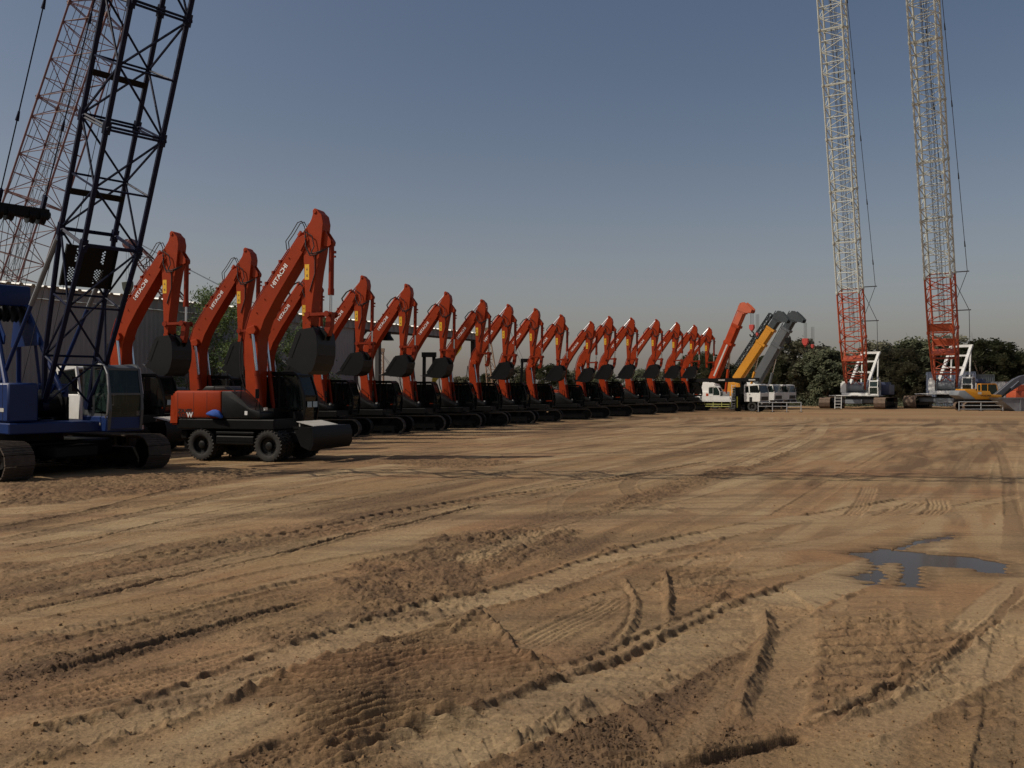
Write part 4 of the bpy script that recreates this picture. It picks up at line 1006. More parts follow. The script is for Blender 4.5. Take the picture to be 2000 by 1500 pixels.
def big_crane(loc, rz, sc, label, redn, box_plate, ang=74, w=2.5, cols=(REDB, WHTL), fl=6.2, secs=9, name='crawler_crane', gant=True, trackm=TRACKR, rcs=(.105, .052)):
    root = empty(name, loc, rz, sc); tag(root, label, 'crane', 'crawler cranes')
    for yy in (-3.18, 3.18): crawler(root, yy, 8.6, 1.4, 1.3, trackm, 0, 44)
    mb = MB(); mb.box(-1.6, 1.6, -2.9, 2.9, .55, 1.25, ch=.06); mb.box(-3, 3, -1, 1, .6, 1.1, ch=.05)
    for xx in (-1.9, 1.9): mb.box(xx - .35, xx + .35, -2.6, 2.6, .7, 1.15, ch=.05)
    mb.lathe([(0, 0), (1.3, 0), (1.3, .4), (0, .4)], (0, 0, 1.2), 'z', 28); mb.build('carbody', GREYM, root)
    mb = MB(); mb.box(-6.2, 2.4, -1.55, 1.55, 1.62, 1.95, ch=.04); mb.box(-1, 3.1, -2.9, 2.9, 1.56, 1.64); mb.build('revolving_frame', WHITE, root)
    mb = MB(); mb.box(-6.0, 1.8, -1.65, -1.1, 1.97, 3.35, ch=.05); mb.box(-6, .4, 1.1, 1.7, 1.97, 3.3, ch=.05)
    mb.box(1.84, 2.0, -1.75, -1.05, 1.97, 3.15, ch=.03); mb.build('machine_house', WHITE, root)
    mb = MB()
    for xx in (1.4, -.6, -2.8): mb.lathe([(0, -.95), (.72, -.95), (.72, -.88), (.5, -.86), (.5, .86), (.72, .88), (.72, .95), (0, .95)], (xx, 0, 2.55), 'y', 24)
    mb.build('winch_drum', GREYM, root)
    mb = MB(); mb.box(-7.2, -5.2, -2.6, 2.6, 1.7, 3.3, ch=.08); mb.box(-3.4, .2, 2.3, 3.6, 1.7, 2.95, ch=.06); mb.build('counterweight', mat('navy_house_paint', (.035, .045, .09), .5), root)
    c_ = cab_unit(root, .9, 2.7, 1.75, 2.75, 1.72, 3.45, WHITE, GLASSG, .1)
    mb = MB(); mb.tube((.9, 1.8, 3.5), (.9, 1.8, 4.0), .04, n=6); mb.tube((.9, 2.5, 3.5), (.9, 2.5, 3.8), .06, n=6); mb.path([(2.8, 1.7, 1.7), (2.8, 1.7, 2.6), (2.8, 2.8, 2.6), (2.8, 2.8, 1.7)], .025); mb.build('cab_rail', WHITE, c_)
    ftl = (1.5, 0, 2.55); seclen = 6.0
    bM, zt = boom(root, ftl, ang, w, w, fl, secs, seclen, lambda i: cols[0] if i <= redn else cols[1], rcs[0], rcs[1], 5)
    for q in ((-w / 2, w / 2, fl * .60, .12), (-.1, .1, 1.2, .16), (-.1, .1, 3.0, .16)):
        mb = MB(); mb.box(q[0], q[1], -w / 2, w / 2, q[2], q[2] + q[3], bM); mb.build('boom_cross_beam', cols[0], root, 0)
    if box_plate:
        mb = MB(); mb.box(w / 2 - .3, w / 2 - .1, -w / 2 + .05, w / 2 - .05, fl + .1, fl + .95, bM, .02); mb.box(-w / 2 + .1, -w / 2 + .3, -w / 2 + .05, w / 2 - .05, fl - 2.0, fl - 1.2, bM, .02); mb.build('boom_box_plate', cols[0], root)
    # slender inner mast that shows through the boom
    mb = MB(); lattice(mb, bM, fl + 1, zt - 1, .5, .5, .5, .5, int((zt - fl) / 1.5), .022, .012); mb.build('inner_luffing_mast', GREYM, root, 0)
    if gant:
        top = (-7.4, 0, 7.2); mb = MB()
        for yy in (-1.05, 1.05):
            a, b = V((1.1, yy, 2.3)), V((top[0], yy, top[2])); mb.bar(a, b, .30, .34)
        mb.bar((-2.6, -1.05, 4.55), (-2.6, 1.05, 4.55), .25, .25); mb.bar((top[0], -1.25, top[2]), (top[0], 1.25, top[2]), .3, .3); mb.bar((-5.2, -1.05, 6), (-5.2, 1.05, 6), .2, .2)
        for yy in (-1.0, 1.0): mb.tube((top[0], yy, top[2]), (-6.6, yy, 3.2), .09, n=8)
        mb.build('gantry', WHITE, root)
        head = bM @ V((-.8, 0, zt)); mb = MB()
        lo_z = [(-7.0, 11.4), (-5.9, 15.8)]
        for yy in (-.9, .9):
            p = [V((top[0], yy, top[2])), V((lo_z[0][0], yy, lo_z[0][1])), V((lo_z[1][0], -yy, lo_z[1][1])), V((head.x, -yy, head.z))]
            mb.path([tuple(q) for q in p], .035, 5)
            L_ = (p[3] - p[2]).length; z_ = 3.
            while z_ < L_: mb.tube(p[2].lerp(p[3], z_ / L_), p[2].lerp(p[3], (z_ + .7) / L_), .08, .05, n=6); z_ += 8
        for x_, z_ in lo_z: mb.bar((x_, -1.1, z_), (x_, 1.1, z_), .12, .12)
        mb.build('pendant_line', CABLE, root, 0)
    mb = MB()
    for yy in (-.3, .3): mb.tube((-.6, yy, 2.9), tuple(bM @ V((0, yy, zt))), .02, n=4)
    mb.build('hoist_rope', CABLE, root, 0)
    return root, bM
c1, _ = big_crane((43.4, 111.0, 0), R(-122.7), 1., 'tall crawler crane with red and white lattice boom, the left one of two alike', 1, False)
c2, _ = big_crane((54.9, 111.4, 0), R(-126.5), 1.13, 'tall crawler crane with red and white lattice boom rising behind the yellow excavator', 1, True, 74, 2.5)
mb = MB(); ladder(mb, (4.5, -1.5, 0.02), (4.35, -1.5, 1.5), .75, 4, .05, (0, 1, 0)); mb.build('step_ladder', WHITE, c1)
c3, _ = big_crane((-31.8, 50, 0), R(1), .92, 'crawler crane behind the shed with faded red lattice boom at far left', 9, False, 72, 2.35, (REDL, REDL), 6.2, 8, gant=True, rcs=(.062, .03))

# --- low red lattice crane with a hook block behind the shed
lc = empty('crawler_crane', (-20.5, 74, 0), R(175)); tag(lc, 'distant crane with low rusty red boom over the shed roof, olive hook block hanging', 'crane', 'crawler cranes')
for yy in (-1.8, 1.8): crawler(lc, yy, 5, 1, .7, TRACKM, 0, 30, False)
mb = MB(); mb.box(-3.5, 1.5, -1.4, 1.4, 1.3, 2.8, ch=.08); mb.box(-1.2, 1.2, -1.8, 1.8, .5, 1.3, ch=.05); mb.build('machine_house', REDL, lc)
a = V((1.2, 0, 1.8)); tipw = V(((254 - 1000) / F * 74, 74, HC + (YH - 474) / F * 74)); tl = lc.matrix_basis
bpy.context.view_layer.update(); tip = lc.matrix_basis.inverted() @ tipw
d_ = (tip - a); ang_ = math.degrees(math.atan2(d_.z, math.hypot(d_.x, d_.y))); M = frame(tuple(a), (0, 0, 1), (0, 1, 0))
z_ax = d_.normalized(); y_ax = V((0, 0, 1)).cross(z_ax).normalized(); x_ax = y_ax.cross(z_ax); M = Mx((x_ax, y_ax, z_ax)).transposed().to_4x4(); M.translation = a
mb = MB(); Lb = d_.length; lattice(mb, M, .5, Lb * .35, .5, .3, 1.25, 1.25, 5, .06, .03); lattice(mb, M, Lb * .35, Lb * .88, 1.25, 1.25, 1.15, 1.1, 9, .06, .03); lattice(mb, M, Lb * .88, Lb, 1.1, 1.1, .7, .6, 2, .07, .035)
for yy in (-.25, 0, .25): mb.lathe([(0, -.06), (.4, -.06), (.34, 0), (.4, .06), (0, .06)], (.2, yy, Lb), 'y', 16, M)
mb.box(-.4, .45, -.55, .55, Lb - .5, Lb + .1, M, .05)
for q in range(4): mb.box(.6, 1.1, -.6, -.4, Lb * (.62 + .07 * q), Lb * (.62 + .07 * q) + .2, M)
mb.build('lattice_boom', REDL, lc, 0)
mb = MB(); hk = tip + V((.25, 0, -.3))
for yy in (-.2, .2): mb.tube(hk + V((0, yy, 0)), hk + V((0, yy, -2.9)), .012, n=4)
mb.tube(hk + V((-.5, 0, .2)), hk + V((-.5, 0, -1.6)), .012, n=4)
for yy in (-.3, .3): mb.tube(tip + V((.0, yy, .3)), (-5, yy, 6.5), .02, n=4)
mb.build('hoist_rope', CABLE, lc, 0)
mb = MB(); mb.prism([(hk.x - .42, hk.z - 2.9), (hk.x + .42, hk.z - 3.0), (hk.x + .35, hk.z - 3.5), (hk.x + .1, hk.z - 4.1), (hk.x - .15, hk.z - 4.1), (hk.x - .45, hk.z - 3.3)], hk.y - .2, hk.y + .2, ch=.03)
hook = [(hk.x + .28 * cos(t), hk.y, hk.z - 4.5 + .28 * sin(t)) for t in [R(v) for v in range(110, -200, -30)]]
mb.path([(hk.x, hk.y, hk.z - 4.05)] + hook, .07, 8); mb.build('hook_block', mat('olive_hook', (.06, .07, .05), .5), lc)
print('cranes', time.time() - T0)
# ---------------------------------------------------------------- shed
SH0 = V((-19.2, 51.4, 0)); SD = V((.479, .878, 0)).normalized(); SN = V((SD.y, -SD.x, 0))        # SN faces the yard
def shp(t, n, z): p = SH0 + SD * t + SN * n; return (p.x, p.y, z)
WALL = mat('corrugated_sheet', (.27, .27, .25), .65, 0, .08, .05, .5)
shed = empty('open_shed', tuple(SH0)); tag(shed, 'long grey corrugated steel shed behind the row, open bay at its right end', 'shed')
def corr(mb, t0, t1, z0, z1, n0, pitch=.30, dep=.022, n1=None):
    n1 = n0 if n1 is None else n1; t = t0; pts = []
    while t < t1:
        for u, d in ((0, 0), (.35, 0), (.5, dep), (.85, dep)): pts.append((t + u * pitch, d))
        t += pitch
    vs = []
    for (t_, d) in pts: vs += [V(shp(t_, n0 + d, z0)) - SH0, V(shp(t_, n1 + d, z1)) - SH0]
    mb.add(vs, [(2 * i, 2 * i + 2, 2 * i + 3, 2 * i + 1) for i in range(len(pts) - 1)])
HS = 7.42
mb = MB(); corr(mb, -34, 15.6, 0, HS - .55, 0); mb.build('yard_wall', WALL, shed, 0)
mb = MB(); corr(mb, -34.3, 33.6, HS - .55, HS, .10, .62, .10, .10); mb.build('fascia', WALL, shed, 0)
mb = MB(); P = []
t = -34.3
while t < 33.6:                                    # ribbed roof sheets, edges jut over the fascia
    for u, d in ((0, 0), (.3, 0), (.38, .09), (.62, .09), (.7, 0)): P.append((t + u * .62, d))
    t += .62
vs = []
for t_, d in P: vs += [V(shp(t_, .34, HS + .01 + d)) - SH0, V(shp(t_, -11, HS + .95 + d)) - SH0]
mb.add(vs, [(2 * i, 2 * i + 2, 2 * i + 3, 2 * i + 1) for i in range(len(P) - 1)])
rf_ = mb.build('roof', mat('roof_sheet', (.60, .60, .57), .5, .1, .08, .15, .5), shed, 0)
mb = MB(); mb.add([V(shp(t_, -22, z)) - SH0 for t_, z in ((-34, 0), (15.6, 0), (15.6, HS), (-34, HS))], [(0, 1, 2, 3)])
mb.add([V(shp(15.6, n_, z)) - SH0 for n_, z in ((0, 0), (-22, 0), (-22, HS), (0, HS))], [(0, 1, 2, 3)])
mb.add([V(shp(-34, n_, z)) - SH0 for n_, z in ((0, 0), (-22, 0), (-22, HS), (0, HS))], [(0, 1, 2, 3)]); mb.build('rear_wall', WALL, shed, 0)
mb = MB(); mb.add([V(shp(t_, n_, HS + (.95 if n_ < -5 else 0))) - SH0 for t_, n_ in ((-34, -11), (33.6, -11), (33.6, -11.02), (-34, -11.02))], [(0, 1, 2, 3)])
STL = mat('dark_steel_frame', (.03, .03, .032), .5, .2, .1)
fr = MB()
for t_, n_ in ((16.0, -.2), (33.2, -.2), (33.2, -11), (24.6, -11), (16, -11)):
    a = V(shp(t_, n_, 0)) - SH0; fr.bar(a, a + V((0, 0, HS - .4)), .42, .42, up=tuple(SD))
for n_ in (-.2, -11): fr.bar(V(shp(16, n_, HS - .45)) - SH0, V(shp(33.4, n_, HS - .45)) - SH0, .25, .45)
for t_ in (16, 21.8, 27.5, 33.2): fr.bar(V(shp(t_, -.2, HS - .3)) - SH0, V(shp(t_, -11, HS + .5)) - SH0, .2, .3)
fr.bar(V(shp(16, -.2, HS - 1.9)) - SH0, V(shp(17.6, -.2, HS - .6)) - SH0, .1, .12); fr.build('steel_frame', STL, shed)
lp = empty('pendant_lamp', shp(19.9, .05, HS - .62)); tag(lp, 'dark bell-shaped lamp hanging under the edge of the shed roof', 'lamp')
mb = MB(); mb.lathe([(0, -.62), (.46, -.62), (.46, -.58), (.42, -.5), (.24, -.25), (.22, -.05), (.1, 0), (0, 0)], (0, 0, 0), 'z', 18); mb.tube((0, 0, -.02), (0, 0, .3), .03); mb.build('lamp_shade', BLACK, lp)

# ---------------------------------------------------------------- trees
def leafmat(name, c1, c2):
    m = bpy.data.materials.new(name); m.use_nodes = True; nt = m.node_tree; N = nt.nodes; L = nt.links; b = N['Principled BSDF']
    b.inputs['Roughness'].default_value = .65; b.inputs['Specular IOR Level'].default_value = .25
    at = N.new('ShaderNodeAttribute'); at.attribute_name = 'tone'; mx = N.new('ShaderNodeMix'); mx.data_type = 'RGBA'
    mx.inputs['A'].default_value = (*c1, 1); mx.inputs['B'].default_value = (*c2, 1); L.new(at.outputs['Fac'], mx.inputs['Factor']); L.new(mx.outputs['Result'], b.inputs['Base Color'])
    tr = N.new('ShaderNodeBsdfTranslucent'); L.new(mx.outputs['Result'], tr.inputs[0]); ms = N.new('ShaderNodeMixShader'); ms.inputs[0].default_value = .25
    L.new(b.outputs[0], ms.inputs[1]); L.new(tr.outputs[0], ms.inputs[2]); L.new(ms.outputs[0], N['Material Output'].inputs['Surface'])
    return m
LF1 = leafmat('dark_foliage', (.052, .060, .034), (.128, .135, .075)); LF2 = leafmat('dry_foliage', (.072, .070, .045), (.16, .152, .095)); LF3 = leafmat('light_foliage', (.045, .075, .022), (.13, .18, .05))  # LF1 and LF2 lightened and greyed to stand in for haze
def make_tree(name, h, w, seed, lm, ncl=60, nl=110, leaf=.26, trunk=.22, bush=.25, feather=False):
    r = random.Random(seed); root = empty(name)
    tk = MB(); tips = []
    stems = r.randint(2, 4)
    for s in range(stems):
        p = V((r.uniform(-.3, .3) * stems * .3, r.uniform(-.3, .3) * stems * .3, -.1)); d = V((r.uniform(-.35, .35), r.uniform(-.35, .35), 1)).normalized(); rad = trunk * r.uniform(.6, 1); seg = h * .16
        for i in range(5):
            q = p + d * seg; tk.tube(p, q, rad, rad * .75, n=7, cap=False)
            if i > 0:
                for _ in range(2):
                    dd = (d + V((r.uniform(-1, 1), r.uniform(-1, 1), r.uniform(0, .6)))).normalized(); e = q + dd * seg * r.uniform(.9, 1.6) * w / h * 1.3
                    tk.tube(q, e, rad * .4, rad * .12, n=5, cap=False); tips.append(e)
            p = q; rad *= .72; d = (d + V((r.uniform(-.3, .3), r.uniform(-.3, .3), .1))).normalized()
        tips.append(p)
    tk.build('trunk', BARK, root)
    V_ = []; F_ = []; T_ = []
    for c in range(ncl):
        if c < len(tips) * .8 and r.random() < .6: cc = tips[c % len(tips)]; cc = V((cc.x, cc.y, min(cc.z, h * .93)))
        else:
            a = r.uniform(0, 2 * pi); t = r.random(); z = h * (bush + (1 - bush) * t * .95); prof = math.sqrt(max(.03, 1 - ((t - .35) / .68) ** 2)) if t > .35 else (.8 + .2 * t / .35)
            q = w / 2 * prof * math.sqrt(r.uniform(.15, 1)) * r.uniform(.85, 1.08); cc = V((q * cos(a), q * sin(a), z))
        cr_ = r.uniform(.45, 1.0) * h * .095 * (1.25 if r.random() < .2 else 1); tone = min(1, max(0, r.gauss(.45, .25))); nn = int(nl * r.uniform(.6, 1.2))
        for _ in range(nn):
            u = V((r.gauss(0, 1), r.gauss(0, 1), r.gauss(0, .8))); u = u.normalized() * cr_ * (r.random() ** .4) * (1.5 if r.random() < .08 else 1)
            p = cc + u; l_ = leaf * r.uniform(.5, 1.3); ax = V((r.gauss(0, 1), r.gauss(0, 1), r.gauss(0, .7))).normalized(); bx = ax.orthogonal().normalized() * (.28 if feather else .55)
            o = len(V_); V_ += [p - ax * l_ * .5, p + bx * l_ * .5, p + ax * l_ * .5, p - bx * l_ * .5]; F_.append((o, o + 1, o + 2, o + 3)); T_ += [min(1, max(0, tone + r.uniform(-.25, .25)))] * 4
    me = bpy.data.meshes.new('crown'); me.from_pydata([tuple(v) for v in V_], [], F_); me.materials.append(lm); at = me.attributes.new('tone', 'FLOAT', 'POINT'); at.data.foreach_set('value', T_)
    o = bpy.data.objects.new('crown', me); COL.objects.link(o); o.parent = root
    return root
protos = [make_tree('thorn_tree', 9, 10.5, 1, LF1, 170, 130, .42, .3, .03), make_tree('thorn_tree', 8.5, 9, 2, LF2, 150, 120, .40, .28, .04), make_tree('thorn_tree', 7.5, 10, 3, LF1, 160, 125, .40, .26, .03), make_tree('thorn_tree', 10, 9.5, 4, LF2, 165, 120, .42, .3, .04)]
used = [False] * 4
def tree(i, px, Y_, top, label, grp, wide=1., rz=None):
    o = copy_tree(protos[i]) if used[i] else protos[i]; used[i] = True; X_ = (px - 1000) / F * Y_; hh = HC + (YH - top) / F * Y_; base = (9, 8.5, 7.5, 10)[i]; s_ = hh / base
    o.location = (X_, Y_, 0); o.scale = (s_ * wide, s_ * wide, s_); o.rotation_euler = (0, 0, tr_.uniform(0, 6.3) if rz is None else rz); tag(o, label, 'tree', grp); return o
tr_ = random.Random(9); g1 = 'dark thorn trees along the far side of the yard'
FT = [(1500, 132, 695, 0, 'dark thorn tree just right of the white truck cabs, under the hanging hook blocks'),
      (1560, 134, 663, 1, 'highest thorn tree between the truck cabs and the first red and white crane'),
      (1612, 130, 682, 0, 'dense thorn tree immediately left of the first red and white crane'),
      (1662, 138, 690, 2, 'dark thorn tree behind the foot of the first red and white crane'),
      (1712, 134, 668, 3, 'thorn tree just right of the first red and white boom, behind its pendants'),
      (1752, 130, 680, 1, 'rounded thorn tree midway between the two red and white cranes'),
      (1800, 132, 662, 0, 'big dark thorn tree left against the second red and white boom'),
      (1838, 136, 655, 3, 'thorn tree seen through the second red and white boom'),
      (1925, 128, 664, 2, 'broad rounded thorn tree above the yellow excavator'),
      (2004, 130, 684, 0, 'thorn tree cut by the right edge of the picture'),
      (1880, 137, 690, 1, 'lower thorn tree behind the yellow excavator cab'),
      (1460, 138, 712, 2, 'low thorn tree seen between the telescopic booms'),
      (1400, 140, 700, 3, 'thorn tree behind the red telescopic boom'),
      (1365, 136, 690, 0, 'thorn tree behind the last orange excavator of the row'),
      (1320, 146, 715, 1, 'low tree seen between the last orange sticks'),
      (1255, 150, 722, 2, 'low tree far behind the middle far half of the row'),
      (1180, 150, 725, 0, 'low tree behind the lowest orange boom'),
      (1112, 150, 722, 1, 'low tree seen left of the narrow bucket'),
      (1068, 146, 712, 2, 'dark low tree just right of the sixth excavator stick'),
      (1010, 152, 716, 3, 'low tree seen right of the two leaning masts'),
      (955, 150, 730, 2, 'low tree seen under the right end of the shed'),
      (900, 152, 735, 1, 'lowest far tree seen through the open shed bay')]
for px, Y_, top, i, lb in FT: tree(i, px, Y_, top, lb, g1, 1.15)
for k_, (px, Y_, top) in enumerate(((1530, 142, 700), (1590, 142, 700), (1640, 141, 705), (1690, 142, 705), (1735, 142, 700), (1780, 142, 700), (1820, 142, 700), (1860, 142, 705), (1900, 142, 700), (1960, 142, 700))):
    tree(k_ % 4, px, Y_, top, 'thorn tree of the rear line, mostly hidden by the front trees', 'rear line of thorn trees', 1.3)
# low scrub in front of the tree line
def scrub():
    r = random.Random(12); V_ = []; F_ = []; T_ = []
    for c in range(90):
        X0 = 36 + r.uniform(0, 42); Y0 = 124 + r.uniform(-3, 5); cr_ = r.uniform(.5, 1.6); tone = r.random()
        for _ in range(90):
            u = V((r.gauss(0, 1), r.gauss(0, 1), abs(r.gauss(0, 1)))).normalized() * cr_ * r.random() ** .4; p = V((X0, Y0, 0)) + u; ax = V((r.gauss(0, 1), r.gauss(0, 1), r.gauss(0, 1))).normalized(); bx = ax.orthogonal().normalized() * .5; l_ = .28
            o = len(V_); V_ += [p - ax * l_ * .5, p + bx * l_ * .5, p + ax * l_ * .5, p - bx * l_ * .5]; F_.append((o, o + 1, o + 2, o + 3)); T_ += [tone] * 4
    me = bpy.data.meshes.new('scrub'); me.from_pydata([tuple(v) for v in V_], [], F_); me.materials.append(LF1); at = me.attributes.new('tone', 'FLOAT', 'POINT'); at.data.foreach_set('value', T_)
    o = bpy.data.objects.new('scrub', me); COL.objects.link(o); tag(o, 'dark low scrub along the foot of the far trees', 'scrub', kind='stuff')
scrub()
t1 = make_tree('leafy_tree', 8.4, 5.6, 21, LF3, 85, 190, .20, .14, .12, True); t1.location = (-16.6, 50, 0); tag(t1, 'light green feathery tree before the shed, rising between the two left orange booms', 'tree')
t2 = make_tree('leafy_tree', 7.0, 5.2, 22, LF3, 75, 180, .20, .13, .10, True); t2.location = (-13.0, 53.5, 0); tag(t2, 'smaller grey-green tree behind the near wheeled excavator boom', 'tree')
print('trees', time.time() - T0)
# ---------------------------------------------------------------- lorries and telescopic cranes on the right
def at(px, py, Y_): return ((px - 1000) / F * Y_, Y_, HC + (YH - py) / F * Y_)
def truck_cab(root, x0, x1, w, z0, z1, gm=GLASS):
    """cab-over truck cab; front at +x"""
    c = MB(); zs = z0 + (z1 - z0) * .50
    pr = [(x0, z0), (x1, z0), (x1 + .04, zs), (x1 - .22, z1 - .08), (x1 - .40, z1), (x0 + .15, z1), (x0, z1 - .15)]
    c.prism([(x0, z0), (x1, z0), (x1 + .04, zs), (x0, zs)], -w / 2, w / 2, ch=.03)
    c.prism([(x0, z1 - .28), (x1 - .19, z1 - .16), (x1 - .24, z1 - .06), (x1 - .40, z1), (x0 + .15, z1), (x0, z1 - .12)], -w / 2, w / 2, ch=.03)
    for yy in (-w / 2 + .04, w / 2 - .04):
        c.bar((x0 + .06, yy, zs), (x0 + .06, yy, z1 - .1), .08, .12); c.bar((x1 - .02, yy, zs), (x1 - .24, yy, z1 - .08), .08, .09)
        c.bar((x0 + .62, yy, zs), (x0 + .55, yy, z1 - .1), .07, .12)
    c.box(x0, x0 + .05, -w / 2 + .02, w / 2 - .02, zs, z1 - .2)
    o = c.build('truck_cab', WHITE, root, 40)
    g = MB()
    for yy in (-w / 2 + .02, w / 2 - .03):
        g.prism([(x0 + .68, zs + .02), (x1 - .06, zs + .02), (x1 - .25, z1 - .20), (x0 + .63, z1 - .25)], yy, yy + .01); g.prism([(x0 + .13, zs + .06), (x0 + .52, zs + .06), (x0 + .48, z1 - .3), (x0 + .2, z1 - .3)], yy, yy + .01)
    g.add([(x1 + .02, -w / 2 + .1, zs + .02), (x1 + .02, w / 2 - .1, zs + .02), (x1 - .2, w / 2 - .1, z1 - .18), (x1 - .2, -w / 2 + .1, z1 - .18)], [(0, 1, 2, 3)])
    g.build('window', gm, o, 0)
    b = MB(); b.box(x1 - .1, x1 + .14, -w / 2 + .05, w / 2 - .05, z0 - .35, z0 + .02, ch=.04); b.box(x0 + .62, x0 + .92, -w / 2 - .012, -w / 2 + .0, z0 - .1, z0 + .5)
    b.box(x1 + .01, x1 + .06, -w / 2 + .3, w / 2 - .3, z0 + .15, z0 + .55); b.build('bumper_and_grille', DGREY, o)
    hl = MB()
    for yy in (-w / 2 + .22, w / 2 - .22): hl.box(x1 + .13, x1 + .16, yy - .14, yy + .14, z0 - .25, z0 - .1)
    hl.build('headlight', LAMPM, o)
    mi = MB()
    for sy in (-1, 1): mi.box(x1 - .02, x1 + .03, sy * (w / 2 + .17) - .1, sy * (w / 2 + .17) + .1, zs + .1, zs + .6); mi.bar((x1 - .1, sy * w / 2, zs + .5), (x1, sy * (w / 2 + .17), zs + .5), .03, .03)
    mi.build('mirror', BLACK, o)
    dl = MB(); dl.box(x0 + .58, x0 + .59, -w / 2 - .004, w / 2 + .004, z0 + .05, zs); dl.box(x0 + .60, x0 + .72, -w / 2 - .02, -w / 2 - .004, zs - .2, zs - .15); dl.build('door_gap', BLKLET, o, 0)
    return o
def axles(root, xs, w, r=.52):
    for xx in xs:
        for sg in (-1, 1): wheel(root, xx, sg * (w / 2 - .16), r, .30, 0, sg)

lor = empty('crane_lorry', (24.3, 97.2, 0), R(-38)); tag(lor, 'white flatbed lorry with folded black loader crane behind its cab, nearest of the trucks', 'lorry')
mb = MB(); mb.box(-5.4, 3.3, -.42, .42, .72, 1.0, ch=.02); mb.build('chassis', BLACK, lor)
truck_cab(lor, 1.7, 3.5, 2.4, 1.05, 2.95); axles(lor, (-3.9, 2.6), 2.4)
mb = MB(); mb.box(-5.6, .35, -1.2, 1.2, 1.02, 1.16, ch=.01)
for yy in (-1.22, 1.19): mb.box(-5.6, .35, yy, yy + .03, 1.18, 1.62)
mb.box(-5.62, -5.59, -1.2, 1.2, 1.18, 1.62); mb.box(.33, .36, -1.2, 1.2, 1.18, 2.0)
for i in range(6):
    for yy in (-1.235,): mb.box(-5.5 + i * 1.1, -5.44 + i * 1.1, yy, yy + .012, 1.2, 1.6)
mb.build('dropside_bed', WHITE, lor)
mb = MB(); mb.box(-3.9, .2, -1.18, -1.15, .72, .78); mb.box(-3.9, .2, -1.18, -1.15, .48, .54)
for i in range(5): mb.box(-3.9 + i * 1.0, -3.85 + i * 1.0, -1.18, -1.15, .45, 1.0)
mb.build('side_guard', mat('faded_yellow', (.42, .42, .12), .6), lor)
mb = MB(); ladder(mb, (.55, -1.28, .45), (.55, -1.28, 2.9), .42, 9, .03, (1, 0, 0)); mb.build('access_ladder', WHITE, lor)
mb = MB(); mb.box(.7, 1.5, -.6, .6, 1.05, 2.0, ch=.05); mb.box(.85, 1.4, -.3, .3, 1.9, 3.3, ch=.05); mb.box(.8, 1.3, -1.45, -1.05, .05, 2.6, ch=.04); mb.box(.8, 1.3, 1.05, 1.45, .05, 2.6, ch=.04); mb.box(.75, 1.45, -1.3, 1.3, 1.0, 1.3, ch=.02)
mb.box(.6, 1.5, -1.55, -.95, 0, .08)
mb.bar((-5.2, -.25, 3.38), (3.0, -.25, 3.42), .34, .40); mb.bar((-3.0, .2, 3.30), (2.2, .2, 3.34), .25, .3); mb.box(.9, 1.35, -.4, .4, 3.0, 3.5, ch=.04); mb.tube((-4.8, -.25, 3.1), (-5.1, -.25, 3.6), .16)
mb.tube((1.1, -.5, 1.6), (1.1, -.5, 3.3), .08)
lcr = mb.build('loader_crane', BLACK, lor)
mb = MB()
for xx in (-1.6, 1.9): mb.box(xx, xx + .75, -.43, -.422, 3.33, 3.46)
mb.build('maker_plate', CREAM, lcr, 0)
mb = MB(); mb.box(1.0, 1.1, -1.47, -1.455, .4, 1.6); mb.build('hazard_stripe', mat('hazard_yellow', (.6, .55, .05), .5), lcr, 0)

